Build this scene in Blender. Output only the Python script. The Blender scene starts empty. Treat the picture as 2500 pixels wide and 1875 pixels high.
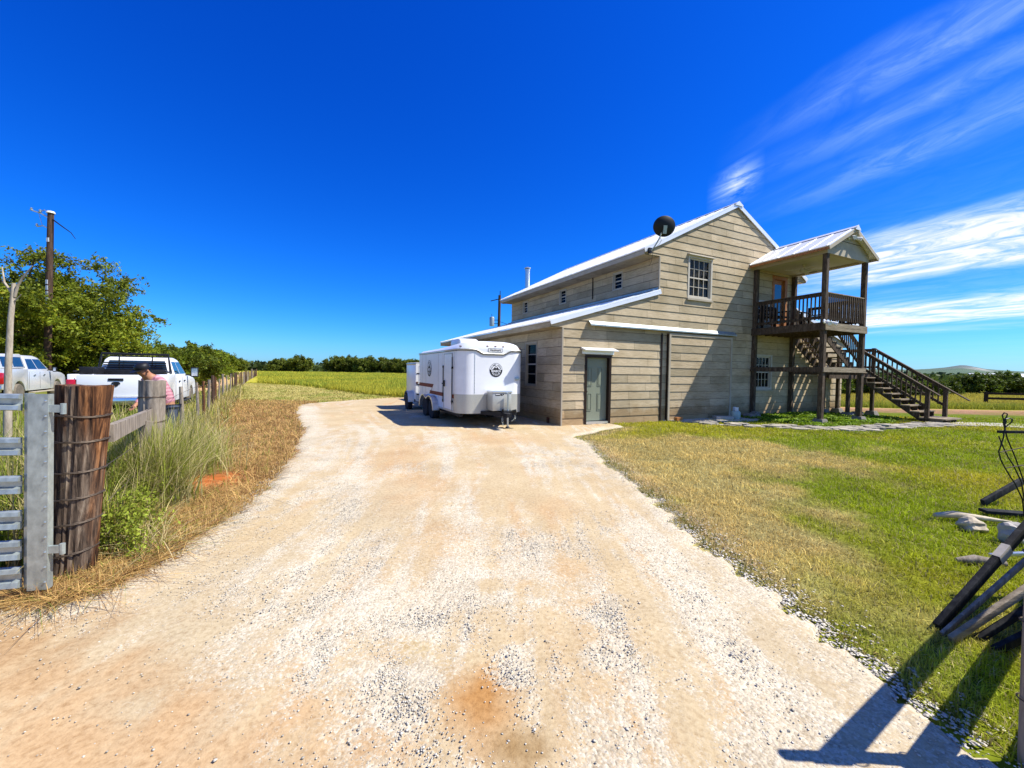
import bpy, bmesh, math, random
import numpy as np
from mathutils import Vector, Matrix
random.seed(7); RNG = np.random.default_rng(7)
R = math.radians
scene = bpy.context.scene
COL = scene.collection

# ------------------------------------------------------------------ helpers
def link(o, parent=None):
    COL.objects.link(o)
    if parent is not None: o.parent = parent
    return o
def tag(o, label=None, cat=None, group=None, kind=None):
    if label: o['label'] = label
    if cat: o['category'] = cat
    if group: o['group'] = group
    if kind: o['kind'] = kind
    return o
def empty(name, loc=(0, 0, 0), rz=0.0, label=None, cat=None, group=None):
    o = bpy.data.objects.new(name, None); o.location = loc; o.rotation_euler = (0, 0, rz)
    o.empty_display_size = .1
    link(o); tag(o, label, cat, group); return o
def copy_tree(o, parent=None):
    c = o.copy(); COL.objects.link(c)
    if parent is not None: c.parent = parent
    for ch in list(o.children): copy_tree(ch, c)
    return c

class MB:
    """collects shapes and links them as ONE mesh object"""
    def __init__(s): s.v = []; s.f = []; s.m = []; s.c = []
    def add(s, vs, fs, mi=0, col=None):
        b = len(s.v); s.v += [tuple(p) for p in vs]
        for f in fs:
            s.f.append([b + i for i in f]); s.m.append(mi); s.c.append(col)
    def box(s, x0, x1, y0, y1, z0, z1, mi=0, col=None):
        v = [(x, y, z) for z in (z0, z1) for y in (y0, y1) for x in (x0, x1)]
        s.add(v, [(0, 2, 3, 1), (4, 5, 7, 6), (0, 1, 5, 4), (2, 6, 7, 3), (0, 4, 6, 2), (1, 3, 7, 5)], mi, col)
    def bar(s, p0, p1, w, h, up=(0, 0, 1), mi=0, col=None):
        p0 = Vector(p0); p1 = Vector(p1); d = (p1 - p0).normalized(); up = Vector(up)
        side = d.cross(up)
        if side.length < 1e-4: side = d.cross(Vector((0, 1, 0)))
        side.normalize(); u2 = side.cross(d).normalized()
        a = side * w / 2; b = u2 * h / 2
        v = [p0 - a - b, p0 + a - b, p0 + a + b, p0 - a + b, p1 - a - b, p1 + a - b, p1 + a + b, p1 - a + b]
        s.add(v, [(0, 1, 2, 3), (7, 6, 5, 4), (0, 4, 5, 1), (1, 5, 6, 2), (2, 6, 7, 3), (3, 7, 4, 0)], mi, col)
    def tube(s, pts, r, n=8, mi=0, cap=True, col=None):
        pts = [Vector(p) for p in pts]; k = len(pts)
        rs = r if isinstance(r, (list, tuple)) else [r] * k
        b = []; up = Vector((0, 0, 1)); prev = None; vs = []
        for i, p in enumerate(pts):
            d = (pts[min(i + 1, k - 1)] - pts[max(i - 1, 0)]).normalized()
            if prev is None:
                a = d.cross(up)
                if a.length < .05: a = d.cross(Vector((0, 1, 0)))
                a.normalize()
            else:
                a = (prev - d * prev.dot(d))
                a = a.normalized() if a.length > 1e-5 else prev
            prev = a; c = d.cross(a)
            for j in range(n):
                t = 2 * math.pi * j / n
                vs.append(p + a * (rs[i] * math.cos(t)) + c * (rs[i] * math.sin(t)))
        fs = [(i * n + j, i * n + (j + 1) % n, (i + 1) * n + (j + 1) % n, (i + 1) * n + j) for i in range(k - 1) for j in range(n)]
        if cap: fs += [tuple(range(n))[::-1], tuple((k - 1) * n + j for j in range(n))]
        s.add(vs, fs, mi, col)
    def lathe(s, prof, c=(0, 0, 0), n=24, axis='Z', mi=0):
        vs = []
        for (r, z) in prof:
            for j in range(n):
                t = 2 * math.pi * j / n; x, y = r * math.cos(t), r * math.sin(t)
                p = (x, y, z) if axis == 'Z' else ((x, z, y) if axis == 'Y' else (z, x, y))
                vs.append((p[0] + c[0], p[1] + c[1], p[2] + c[2]))
        k = len(prof)
        fs = [(i * n + j, i * n + (j + 1) % n, (i + 1) * n + (j + 1) % n, (i + 1) * n + j) for i in range(k - 1) for j in range(n)]
        fs += [tuple(range(n))[::-1], tuple((k - 1) * n + j for j in range(n))]
        s.add(vs, fs, mi)
    def prism(s, poly, a0, a1, axis='Y', mi=0):
        """poly in the plane across axis: Y -> (x,z), X -> (y,z), Z -> (x,y)"""
        def P(p, a):
            return (p[0], a, p[1]) if axis == 'Y' else ((a, p[0], p[1]) if axis == 'X' else (p[0], p[1], a))
        n = len(poly); vs = [P(p, a0) for p in poly] + [P(p, a1) for p in poly]
        fs = [tuple(range(n)), tuple(range(2 * n - 1, n - 1, -1))] + [(i, i + n, (i + 1) % n + n, (i + 1) % n) for i in range(n)]
        s.add(vs, fs, mi)
    def build(s, name, mats, parent=None, smooth=False, bevel=0, loc=None, sharp=True):
        me = bpy.data.meshes.new(name); me.from_pydata(s.v, [], s.f)
        mats = mats if isinstance(mats, (list, tuple)) else [mats]
        for m in mats: me.materials.append(m)
        if len(mats) > 1: me.polygons.foreach_set('material_index', s.m)
        if any(c is not None for c in s.c):
            at = me.attributes.new('tint', 'FLOAT', 'FACE')
            at.data.foreach_set('value', [c if c is not None else .5 for c in s.c])
        bm = bmesh.new(); bm.from_mesh(me); bmesh.ops.recalc_face_normals(bm, faces=bm.faces)
        if bevel:
            es = [e for e in bm.edges if len(e.link_faces) == 2 and e.calc_face_angle(0) > .5]
            bmesh.ops.bevel(bm, geom=es, offset=bevel, segments=2, profile=.5, affect='EDGES', clamp_overlap=True)
        bm.to_mesh(me); bm.free()
        if smooth or bevel:
            me.polygons.foreach_set('use_smooth', [True] * len(me.polygons))
            try: me.set_sharp_from_angle(angle=R(38))
            except Exception: pass
        me.update()
        o = bpy.data.objects.new(name, me); link(o, parent)
        if loc: o.location = loc
        return o

def np_mesh(name, verts, loops, totals, mat, cols=None, parent=None, smooth=False):
    me = bpy.data.meshes.new(name)
    me.vertices.add(len(verts)); me.vertices.foreach_set('co', np.asarray(verts, np.float32).ravel())
    me.loops.add(len(loops)); me.loops.foreach_set('vertex_index', np.asarray(loops, np.int32))
    totals = np.asarray(totals, np.int32); starts = np.concatenate([[0], np.cumsum(totals)[:-1]]).astype(np.int32)
    me.polygons.add(len(totals)); me.polygons.foreach_set('loop_start', starts); me.polygons.foreach_set('loop_total', totals)
    me.update(calc_edges=True)
    if smooth: me.polygons.foreach_set('use_smooth', [True] * len(totals))
    if cols is not None:
        at = me.attributes.new('Col', 'FLOAT_COLOR', 'POINT')
        c = np.ones((len(verts), 4), np.float32); c[:, :3] = cols; at.data.foreach_set('color', c.ravel())
    me.materials.append(mat)
    o = bpy.data.objects.new(name, me); link(o, parent); return o

def hash2(ix, iy, s=0):
    n = (ix.astype(np.int64) * 374761393 + iy.astype(np.int64) * 668265263 + s * 982451653) & 0x7fffffff
    n = ((n ^ (n >> 13)) * 1274126177) & 0x7fffffff
    return ((n ^ (n >> 16)) & 0xffff) / 65535.0
def vnoise(x, y, s=0):
    x = np.asarray(x, float); y = np.asarray(y, float)
    ix = np.floor(x); iy = np.floor(y); fx = x - ix; fy = y - iy
    fx = fx * fx * (3 - 2 * fx); fy = fy * fy * (3 - 2 * fy)
    a = hash2(ix, iy, s); b = hash2(ix + 1, iy, s); c = hash2(ix, iy + 1, s); d = hash2(ix + 1, iy + 1, s)
    return (a * (1 - fx) + b * fx) * (1 - fy) + (c * (1 - fx) + d * fx) * fy
def fbm(x, y, s=0, o=4):
    t = 0; a = .5; f = 1.0
    for i in range(o): t = t + a * vnoise(np.asarray(x) * f + i * 17.3, np.asarray(y) * f - i * 9.1, s + i); a *= .5; f *= 2.03
    return t / (1 - .5 ** o)
def in_poly(x, y, poly):
    x = np.asarray(x); y = np.asarray(y); r = np.zeros(x.shape, bool); n = len(poly)
    for i in range(n):
        x1, y1 = poly[i]; x2, y2 = poly[(i + 1) % n]
        c = ((y1 > y) != (y2 > y)) & (x < (x2 - x1) * (y - y1) / ((y2 - y1) if y2 != y1 else 1e-9) + x1); r ^= c
    return r
def dist_line(x, y, pts):
    d = np.full(np.shape(x), 1e9)
    for (x1, y1), (x2, y2) in zip(pts[:-1], pts[1:]):
        dx, dy = x2 - x1, y2 - y1; t = np.clip(((x - x1) * dx + (y - y1) * dy) / (dx * dx + dy * dy + 1e-9), 0, 1)
        d = np.minimum(d, np.hypot(x - x1 - t * dx, y - y1 - t * dy))
    return d
def sst(a, b, x):
    t = np.clip((x - a) / (b - a), 0, 1); return t * t * (3 - 2 * t)

# ------------------------------------------------------------------ materials
def newmat(name):
    m = bpy.data.materials.new(name); m.use_nodes = True; nt = m.node_tree
    return m, nt, nt.nodes['Principled BSDF']
def node(nt, t, **kw):
    n = nt.nodes.new(t)
    for k, v in kw.items():
        if k in ('op',): n.operation = v
        elif k in n.inputs if isinstance(k, str) else False: n.inputs[k].default_value = v
        else: setattr(n, k, v)
    return n
def ramp(nt, fac, stops):
    r = nt.nodes.new('ShaderNodeValToRGB'); e = r.color_ramp.elements
    while len(e) < len(stops): e.new(.5)
    for i, (p, c) in enumerate(stops): e[i].position = p; e[i].color = (*c, 1) if len(c) == 3 else c
    nt.links.new(fac, r.inputs[0]); return r.outputs[0]
def mapped(nt, scale=(1, 1, 1), rot=(0, 0, 0), obj=True):
    tc = nt.nodes.new('ShaderNodeTexCoord'); mp = nt.nodes.new('ShaderNodeMapping')
    mp.inputs['Scale'].default_value = scale; mp.inputs['Rotation'].default_value = rot
    nt.links.new(tc.outputs['Object'], mp.inputs[0]); return mp.outputs[0]
def noise(nt, vec, scale=5, detail=4, rough=.55, dist=0):
    n = nt.nodes.new('ShaderNodeTexNoise'); n.inputs['Scale'].default_value = scale; n.inputs['Detail'].default_value = detail
    n.inputs['Roughness'].default_value = rough; n.inputs['Distortion'].default_value = dist
    if vec is not None: nt.links.new(vec, n.inputs['Vector'])
    return n.outputs['Fac']
def mixc(nt, fac, a, b, mode='MIX'):
    m = nt.nodes.new('ShaderNodeMix'); m.data_type = 'RGBA'; m.blend_type = mode
    for v, i in ((fac, 0), (a, 6), (b, 7)):
        if hasattr(v, 'links') or hasattr(v, 'is_linked'): nt.links.new(v, m.inputs[i])
        elif i == 0: m.inputs[0].default_value = v
        else: m.inputs[i].default_value = (*v, 1)
    return m.outputs[2]
def bump(nt, h, strength=.3, dist=.02, nrm=None):
    b = nt.nodes.new('ShaderNodeBump'); b.inputs['Strength'].default_value = strength; b.inputs['Distance'].default_value = dist
    nt.links.new(h, b.inputs['Height'])
    if nrm is not None: nt.links.new(nrm, b.inputs['Normal'])
    return b.outputs[0]
def attr(nt, name):
    a = nt.nodes.new('ShaderNodeAttribute'); a.attribute_name = name; return a
def simple(name, col, rough=.7, metal=0, var=.15, scale=(6, 6, 6), bmp=.15, bd=.01, spec=.3, tint=False):
    m, nt, p = newmat(name); v = mapped(nt, scale)
    f = noise(nt, v, 1, 6, .6)
    lo = tuple(c * (1 - var * 1.6) for c in col); hi = tuple(min(1, c * (1 + var)) for c in col)
    c = ramp(nt, f, [(.25, lo), (.75, hi)])
    if tint:
        a = attr(nt, 'tint'); t = ramp(nt, a.outputs['Fac'], [(0, (.78, .78, .76)), (1, (1.12, 1.1, 1.08))]); c = mixc(nt, 1, c, t, 'MULTIPLY')
    nt.links.new(c, p.inputs['Base Color']); p.inputs['Roughness'].default_value = rough; p.inputs['Metallic'].default_value = metal
    p.inputs['Specular IOR Level'].default_value = spec
    if bmp: nt.links.new(bump(nt, f, bmp, bd), p.inputs['Normal'])
    return m

def mat_siding(name='weathered_siding', k=(1, 1, 1)):
    m, nt, p = newmat(name)
    v = mapped(nt, (1.6, 1.6, 22)); g = noise(nt, v, 2.4, 9, .68, .3)
    v2 = mapped(nt, (.9, .9, 1.4)); g2 = noise(nt, v2, 1.1, 4, .5)
    c = ramp(nt, g, [(.28, tuple(a * b for a, b in zip((.285, .222, .14), k))), (.5, tuple(a * b for a, b in zip((.485, .395, .255), k))), (.78, tuple(a * b for a, b in zip((.60, .495, .335), k)))])
    a = attr(nt, 'tint'); t = ramp(nt, a.outputs['Fac'], [(0, (.76, .76, .73)), (.5, (1, .985, .96)), (1, (1.13, 1.1, 1.07))])
    c = mixc(nt, 1, c, t, 'MULTIPLY')
    st = ramp(nt, g2, [(.38, (.74, .71, .64)), (.56, (1, 1, 1))]); c = mixc(nt, .65, c, st, 'MULTIPLY')
    tc_ = nt.nodes.new('ShaderNodeTexCoord'); sp = nt.nodes.new('ShaderNodeSeparateXYZ'); nt.links.new(tc_.outputs['Object'], sp.inputs[0]); sm = nt.nodes.new('ShaderNodeMath'); sm.operation = 'MULTIPLY_ADD'; nt.links.new(noise(nt, tc_.outputs['Object'], 3, 5, .7), sm.inputs[0]); sm.inputs[1].default_value = -.7; nt.links.new(sp.outputs[2], sm.inputs[2])
    mud = ramp(nt, sm.outputs[0], [(0, (.72, .60, .47)), (.22, (1, 1, 1))]); c = mixc(nt, .8, c, mud, 'MULTIPLY')
    nt.links.new(c, p.inputs['Base Color']); p.inputs['Roughness'].default_value = .85; p.inputs['Specular IOR Level'].default_value = .15
    nt.links.new(bump(nt, g, .35, .012), p.inputs['Normal']); return m
def mat_wood(name, lo, mid, hi, sc=(1, 1, 1), rough=.85, strength=.5):
    m, nt, p = newmat(name); v = mapped(nt, sc); g = noise(nt, v, 3, 8, .65, .6)
    c = ramp(nt, g, [(.28, lo), (.52, mid), (.75, hi)]); nt.links.new(c, p.inputs['Base Color'])
    p.inputs['Roughness'].default_value = rough; p.inputs['Specular IOR Level'].default_value = .15
    nt.links.new(bump(nt, g, strength, .01), p.inputs['Normal']); return m
def mat_vcol(name, rough=.8, trans=0.0, noise_amt=.25, sc=3.0, spec=.15):
    m, nt, p = newmat(name); a = attr(nt, 'Col'); v = mapped(nt, (sc, sc, sc)); f = noise(nt, v, 1, 5, .6)
    t = ramp(nt, f, [(.3, (1 - noise_amt,) * 3), (.7, (1 + noise_amt * .5,) * 3)])
    c = mixc(nt, 1, a.outputs['Color'], t, 'MULTIPLY'); nt.links.new(c, p.inputs['Base Color'])
    p.inputs['Roughness'].default_value = rough; p.inputs['Specular IOR Level'].default_value = spec
    if trans:
        tr = nt.nodes.new('ShaderNodeBsdfTranslucent'); mx = nt.nodes.new('ShaderNodeMixShader'); mx.inputs[0].default_value = trans
        nt.links.new(c, tr.inputs[0]); out = nt.nodes['Material Output']
        nt.links.new(p.outputs[0], mx.inputs[1]); nt.links.new(tr.outputs[0], mx.inputs[2]); nt.links.new(mx.outputs[0], out.inputs[0])
    return m
def mat_glass(name='window_glass', tint=(.02, .025, .03), fac=.55):
    m, nt, p = newmat(name); p.inputs['Base Color'].default_value = (*tint, 1); p.inputs['Roughness'].default_value = .04
    p.inputs['Specular IOR Level'].default_value = .6
    tr = nt.nodes.new('ShaderNodeBsdfTransparent'); tr.inputs[0].default_value = (.8, .82, .82, 1)
    mx = nt.nodes.new('ShaderNodeMixShader'); mx.inputs[0].default_value = fac
    nt.links.new(tr.outputs[0], mx.inputs[2]); nt.links.new(p.outputs[0], mx.inputs[1]); nt.links.new(mx.outputs[0], nt.nodes['Material Output'].inputs[0])
    return m
def mat_gravel():
    m, nt, p = newmat('crushed_limestone'); tc = nt.nodes.new('ShaderNodeTexCoord'); P = tc.outputs['Object']
    def vor(s):
        n = nt.nodes.new('ShaderNodeTexVoronoi'); n.inputs['Scale'].default_value = s; nt.links.new(P, n.inputs['Vector']); q = nt.nodes.new('ShaderNodeSeparateColor'); nt.links.new(n.outputs['Color'], q.inputs[0]); return n, q
    def m2(op, a, b, clamp=False):
        k = nt.nodes.new('ShaderNodeMath'); k.operation = op; k.use_clamp = clamp
        for i, v in enumerate((a, b)):
            if isinstance(v, (int, float)): k.inputs[i].default_value = v
            else: nt.links.new(v, k.inputs[i])
        return k.outputs[0]
    v1, q1 = vor(62); v2, q2 = vor(150); a = attr(nt, 'Col'); loose = attr(nt, 'loose')
    n1 = noise(nt, P, 9, 6, .65); n2 = noise(nt, P, 32, 6, .7); n3 = noise(nt, P, 1.1, 5, .6)
    rnd = m2('ADD', m2('MULTIPLY', q1.outputs[0], .34), m2('ADD', m2('MULTIPLY', q2.outputs[0], .26), m2('MULTIPLY', n1, .5)))
    mask = m2('MULTIPLY', m2('SUBTRACT', m2('MULTIPLY', loose.outputs['Fac'], 1.2), rnd), 2.6, True)
    st = ramp(nt, q1.outputs[1], [(0, (.24, .19, .125)), (.2, (.40, .34, .235)), (.55, (.52, .455, .335)), (1, (.62, .57, .45))])
    st2 = ramp(nt, q2.outputs[1], [(0, (.28, .225, .15)), (.3, (.47, .405, .29)), (1, (.60, .54, .42))]); st = mixc(nt, .5, st, st2)
    d = ramp(nt, n2, [(.28, (.70, .63, .55)), (.5, (.98, .97, .95)), (.72, (1.16, 1.18, 1.2))]); dirt = mixc(nt, 1, a.outputs['Color'], d, 'MULTIPLY')
    d2 = ramp(nt, n3, [(.35, (.88, .84, .78)), (.65, (1.05, 1.05, 1.04))]); c = mixc(nt, mask, dirt, st); c = mixc(nt, .8, c, d2, 'MULTIPLY')
    nt.links.new(c, p.inputs['Base Color']); p.inputs['Roughness'].default_value = .95; p.inputs['Specular IOR Level'].default_value = .1
    inv = m2('MULTIPLY', m2('SUBTRACT', .6, v1.outputs['Distance']), mask); b = bump(nt, inv, .45, .010); b2 = bump(nt, n2, .5, .012, b); nt.links.new(b2, p.inputs['Normal']); return m

M = {}
M['siding'] = mat_siding(); M['siding_door'] = mat_siding('weathered_door_boards', (.88, .87, .86))
M['trim'] = simple('tan_painted_trim', (.40, .345, .25), .8, var=.12, scale=(3, 3, 3))
M['metalroof'] = simple('galvalume_roof', (.80, .80, .78), .38, .25, var=.05, scale=(1.5, 1.5, 1.5), bmp=.03, spec=.5)
M['galv'] = simple('galvanised_steel', (.40, .45, .43), .42, .55, var=.22, scale=(22, 22, 14), bmp=.05, spec=.5)
M['galvdark'] = simple('galvanised_flue', (.55, .60, .60), .3, .8, var=.1, scale=(3, 3, 3), bmp=.03, spec=.5)
M['deck'] = mat_wood('brown_weathered_lumber', (.035, .022, .014), (.085, .060, .038), (.19, .15, .105), (6, 6, 1.6))
M['deckpale'] = mat_wood('sunbleached_lumber', (.12, .09, .055), (.27, .215, .14), (.40, .33, .23), (1.2, 5, 12))
M['darkwood'] = mat_wood('dark_stained_wood', (.012, .008, .006), (.028, .018, .012), (.06, .042, .03), (4, 4, 2))
def mat_post():
    m, nt, p = newmat('old_utility_wood'); g = noise(nt, mapped(nt, (16, 16, .55)), 2.2, 8, .7, .5); g2 = noise(nt, mapped(nt, (3.2, 3.2, .35)), 1.6, 3, .5)
    a = ramp(nt, g, [(.36, (.012, .007, .005)), (.48, (.085, .036, .016)), (.6, (.24, .105, .04)), (.76, (.46, .28, .15))]); b = ramp(nt, g, [(.36, (.02, .015, .012)), (.52, (.12, .085, .06)), (.76, (.36, .29, .21))])
    k = ramp(nt, g2, [(.5, (0, 0, 0)), (.6, (1, 1, 1))]); c = mixc(nt, k, a, b); nt.links.new(c, p.inputs['Base Color']); p.inputs['Roughness'].default_value = .85; p.inputs['Specular IOR Level'].default_value = .15
    nt.links.new(bump(nt, g, .7, .012), p.inputs['Normal']); return m
M['postwood'] = mat_post()
M['greywood'] = mat_wood('grey_weathered_wood', (.10, .085, .065), (.24, .20, .155), (.42, .37, .30), (7, 7, 1.2))
M['ceiling'] = simple('painted_porch_ceiling', (.46, .44, .30), .7, var=.05, scale=(1, 1, 1), bmp=.02)
M['white'] = simple('white_paint', (.70, .70, .67), .5, var=.05, scale=(4, 4, 4), bmp=.03)
M['trailerwhite'] = simple('white_trailer_skin', (.74, .75, .75), .28, .0, var=.06, scale=(1, 1, 2.5), bmp=.02, spec=.5)
M['alum'] = simple('checker_aluminium', (.46, .455, .40), .4, .35, var=.08, scale=(40, 40, 40), bmp=.12, spec=.5)
M['aluminium'] = simple('bright_aluminium', (.62, .63, .62), .3, .75, var=.05, scale=(5, 5, 5), bmp=.02, spec=.5)
M['black'] = simple('black_steel', (.012, .012, .013), .5, .2, var=.2, scale=(5, 5, 5), bmp=.05)
M['rubber'] = simple('tyre_rubber', (.022, .022, .024), .9, var=.2, scale=(9, 9, 9))
M['dustyrubber'] = simple('dusty_tyre', (.16, .135, .10), .95, var=.25, scale=(7, 7, 7))
M['orange'] = simple('rust_orange_stripe', (.20, .045, .012), .7, var=.05, bmp=0)
M['doorgreen'] = simple('sage_green_door', (.215, .235, .165), .5, var=.05, scale=(3, 3, 3), bmp=.03)
M['frame'] = simple('window_frame_cream', (.52, .47, .37), .6, var=.06, scale=(6, 6, 6), bmp=.05)
M['bronze'] = simple('bronze_trim', (.03, .017, .01), .5, .3, var=.1)
M['orangewood'] = mat_wood('varnished_pine', (.22, .08, .025), (.38, .155, .05), (.52, .25, .09), (8, 8, 1.5), .5, .2)
M['curtain'] = simple('grey_curtain', (.24, .22, .18), .9, var=.1)
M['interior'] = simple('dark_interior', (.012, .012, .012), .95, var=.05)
M['glass'] = mat_glass(fac=.85)
M['darkglass'] = simple('tinted_car_glass', (.012, .03, .05), .06, var=.3, scale=(2, 2, 2), bmp=0, spec=.8)
M['concrete'] = simple('concrete', (.42, .38, .32), .9, var=.15, scale=(9, 9, 9), bmp=.3)
M['pier'] = simple('dark_concrete_pier', (.20, .18, .15), .9, var=.2, scale=(9, 9, 9), bmp=.3)
M['flag'] = simple('pale_flagstone', (.36, .325, .26), .9, var=.25, scale=(4, 4, 4), bmp=.3, tint=True)
M['silver'] = simple('silver_truck_paint', (.62, .63, .63), .28, .3, var=.05, scale=(1, 1, 1), bmp=0, spec=.6)
M['truckwhite'] = simple('white_truck_paint', (.72, .73, .73), .25, 0, var=.03, scale=(1, 1, 1), bmp=0, spec=.6)
M['red'] = simple('red_lens', (.45, .004, .012), .15, var=.2, scale=(8, 8, 8), bmp=0, spec=.7)
M['chrome'] = simple('chrome', (.7, .7, .7), .15, .95, var=.05, bmp=0)
M['lens'] = simple('amber_lens', (.20, .06, .02), .25, var=.1, bmp=0)
M['redrust'] = simple('rusty_iron', (.11, .04, .02), .85, .2, var=.4, scale=(20, 20, 20), bmp=.4)
M['wire'] = simple('dull_fence_wire', (.10, .075, .055), .6, .5, var=.2, bmp=0)
M['tank'] = simple('pale_green_tank', (.36, .45, .40), .45, .1, var=.12, scale=(5, 5, 5))
M['stonepale'] = simple('pale_driftwood', (.50, .42, .29), .9, var=.3, scale=(9, 9, 9), bmp=.5)
M['blackplank'] = mat_wood('charred_board', (.008, .008, .009), (.02, .02, .02), (.06, .06, .055), (5, 5, 2))
M['leaf'] = mat_vcol('tree_leaves', .6, .35, .2, 1.0, .2)
M['blade'] = mat_vcol('grass_blades', .7, .3, .15, 6.0, .15)
M['ground'] = mat_vcol('meadow_soil', .95, 0, .45, 7.0, .05)
M['stone'] = mat_vcol('loose_stone', .9, 0, .25, 60.0, .1)
M['gravel'] = mat_gravel()
M['bark'] = mat_wood('tree_bark', (.04, .03, .02), (.10, .08, .06), (.2, .17, .13), (9, 9, 2))
M['palebark'] = mat_wood('pale_bare_bark', (.22, .18, .13), (.40, .34, .25), (.55, .49, .38), (9, 9, 2))
M['polewood'] = mat_wood('utility_pole_wood', (.03, .018, .012), (.075, .045, .03), (.14, .095, .065), (6, 6, .6))

# ------------------------------------------------------------------ frames of reference (metres; camera stands at 0,0)
YAW = R(25.879)
CORN = Vector((1.432, 11.785, 0))
UX = Vector((math.cos(YAW), math.sin(YAW), 0)); WX = Vector((-math.sin(YAW), math.cos(YAW), 0))
def BW(u, w, z=0): return CORN + UX * u + WX * w + Vector((0, 0, z))

# driveway outline and other ground zones (world XY)
b1 = BW(.25, 11.3); b2 = BW(.3, .25); b3 = BW(1.95, .22)
DRIVE = [(-7, -5), (-6.6, 1.2), (-4.6, 2.1), (-3.45, 2.5), (-2.95, 2.78), (-2.86, 3.3), (-2.98, 4.1), (-3.22, 5.21), (-3.91, 7.11), (-5.37, 10.31), (-7.3, 13.8), (-8.7, 16.2),
         (-9.0, 18.0), (-8.0, 20.4), (-6.0, 23.2), (-4.2, 25.4), (-1.6, 25.6), (b1.x, b1.y), (b2.x, b2.y), (b3.x, b3.y), (3.3, 11.75), (2.5, 10.9), (1.66, 9.9), (1.70, 8.6), (1.74, 7.7), (1.85, 5.47), (1.89, 3.93),
         (1.94, 3.13), (2.0, 2.3), (2.08, 1.7), (2.4, .6), (3.2, -5)]
FENCE = [(-3.14, 2.97), (-4.36, 4.94), (-6.6, 8.2), (-8.4, 11.1), (-11.9, 16.6), (-17.6, 26.0), (-30, 46.5), (-52, 84), (-95, 158)]
def terrain(x, y):
    x = np.asarray(x, float); y = np.asarray(y, float)
    drop = -.9 * sst(16, 40, y) * sst(6, 22, x)
    return drop
ROADPTS = [(-16, 20), (-22, 29), (-33, 45), (-48, 70), (-70, 104), (-110, 160)]
TRACKPTS = [(9, 21.5), (17.5, 20.5), (24, 20), (36, 19.6), (60, 18)]
def ground_col(x, y):
    x = np.asarray(x, float); y = np.asarray(y, float)
    n = fbm(x * .35, y * .35, 3); n2 = fbm(x * 1.6, y * 1.6, 5); n3 = fbm(x * .06, y * .06, 9)
    green = np.stack([.165 + .05 * n2, .225 + .05 * n2, .008 + 0 * n], -1)
    dry = np.stack([.46 + 0 * n, .37 + 0 * n, .155 + 0 * n], -1)
    def mix(a, b, t): return a * (1 - t[..., None]) + np.asarray(b) * t[..., None]
    c = mix(green, (.31, .30, .02), sst(.35, .75, n))
    dl = dist_line(x, y, [(2.0, 2.4), (1.9, 5.0), (1.8, 9.8), (3.4, 11.7)])
    patch = np.exp(-(((x - 4.2) / 2.6) ** 2 + ((y - 8.4) / 2.2) ** 2)) + .85 * np.exp(-(((x - 2.6) / 1.0) ** 2 + ((y - 5.2) / 3.0) ** 2))
    patch = np.clip(patch * 1.15 + (n2 - .5) * 1.1, 0, 1)
    c = mix(c, dry, sst(.25, .8, patch) * .85)
    c = mix(c, (.46, .36, .21), np.exp(-dl / .22) * .75 * sst(.25, .6, n2 + .1))
    # meadow and field beyond
    fld = sst(24, 30, y + x * .02 + (n - .5) * 4)
    c = mix(c, (.42, .37, .035), fld)
    c = mix(c, (.24, .27, .015), fld * sst(.45, .65, n3) * .7)
    # mown pale strip left of the drive
    mown = sst(15.5, 19, y + (n - .5) * 3) * (1 - sst(0, 2.5, y - (26.4 - (x + 9.4) * (-1.02)) - 0 * y)) * (x < 4)
    edge_y = np.interp(x, [-30, -25, -19.7, -13.2, -9.4, -5.8, -3, 3], [42, 40.4, 37.5, 30.3, 26.3, 22.9, 22, 22])
    mown = sst(15, 18.5, y + (n - .5) * 4) * (1 - sst(-.6, .6, y - edge_y + (n2 - .5) * 2)) * (1 - sst(2, 5, x))
    c = mix(c, np.array([.44, .37, .115]), mown)
    c = mix(c, np.array([.24, .27, .04]), mown * sst(.5, .7, n2) * .8)
    # dead hay strip between fence and drive
    hay = (1 - sst(15, 19, y + (n - .5) * 3)) * (1 - sst(-2.7, -1.5, x + .6 * np.clip(y - 4, -4, 20) * .62))
    c = mix(c, np.array([.37, .235, .085]), hay)
    c = mix(c, np.array([.27, .12, .045]), hay * sst(.45, .62, n2) * .8)
    red = np.exp(-(((x + 4.2) / .48) ** 2 + ((y - 5.5) / .6) ** 2) ** 1.6)
    red2 = np.exp(-(((x + 6.3) / 1.6) ** 2 + ((y - 11.2) / 2.2) ** 2)) * .6
    c = mix(c, (.40, .12, .032), np.clip(red * 1.4, 0, 1)); c = mix(c, (.27, .13, .06), red2)
    # left of the fence: rank grass with dirt
    fx = np.interp(y, [p[1] for p in FENCE], [p[0] for p in FENCE])
    lf = sst(.2, 1.2, fx - x) * (y > -4)
    c = mix(c, np.array([.16, .17, .03]), lf * (1 - fld))
    c = mix(c, np.array([.36, .34, .10]), lf * sst(.5, .7, n) * .8 * (1 - sst(60, 90, y)))
    dr = dist_line(x, y, ROADPTS); c = mix(c, (.60, .36, .18), (1 - sst(1.4, 2.2, dr + (n2 - .5) * 1.2)) * (y < 130))
    dt = dist_line(x, y, TRACKPTS); c = mix(c, (.50, .27, .15), (1 - sst(1.9, 2.9, dt + (n2 - .5) * 1.4)) * (.55 + .45 * sst(.3, .6, n2)))
    # far woodland floor
    far = sst(150, 210, y + (n3 - .5) * 60); c = mix(c, (.07, .085, .02), far)
    # clover green under the stairs
    du = (x - CORN.x) * UX.x + (y - CORN.y) * UX.y; dw = (x - CORN.x) * WX.x + (y - CORN.y) * WX.y
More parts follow.
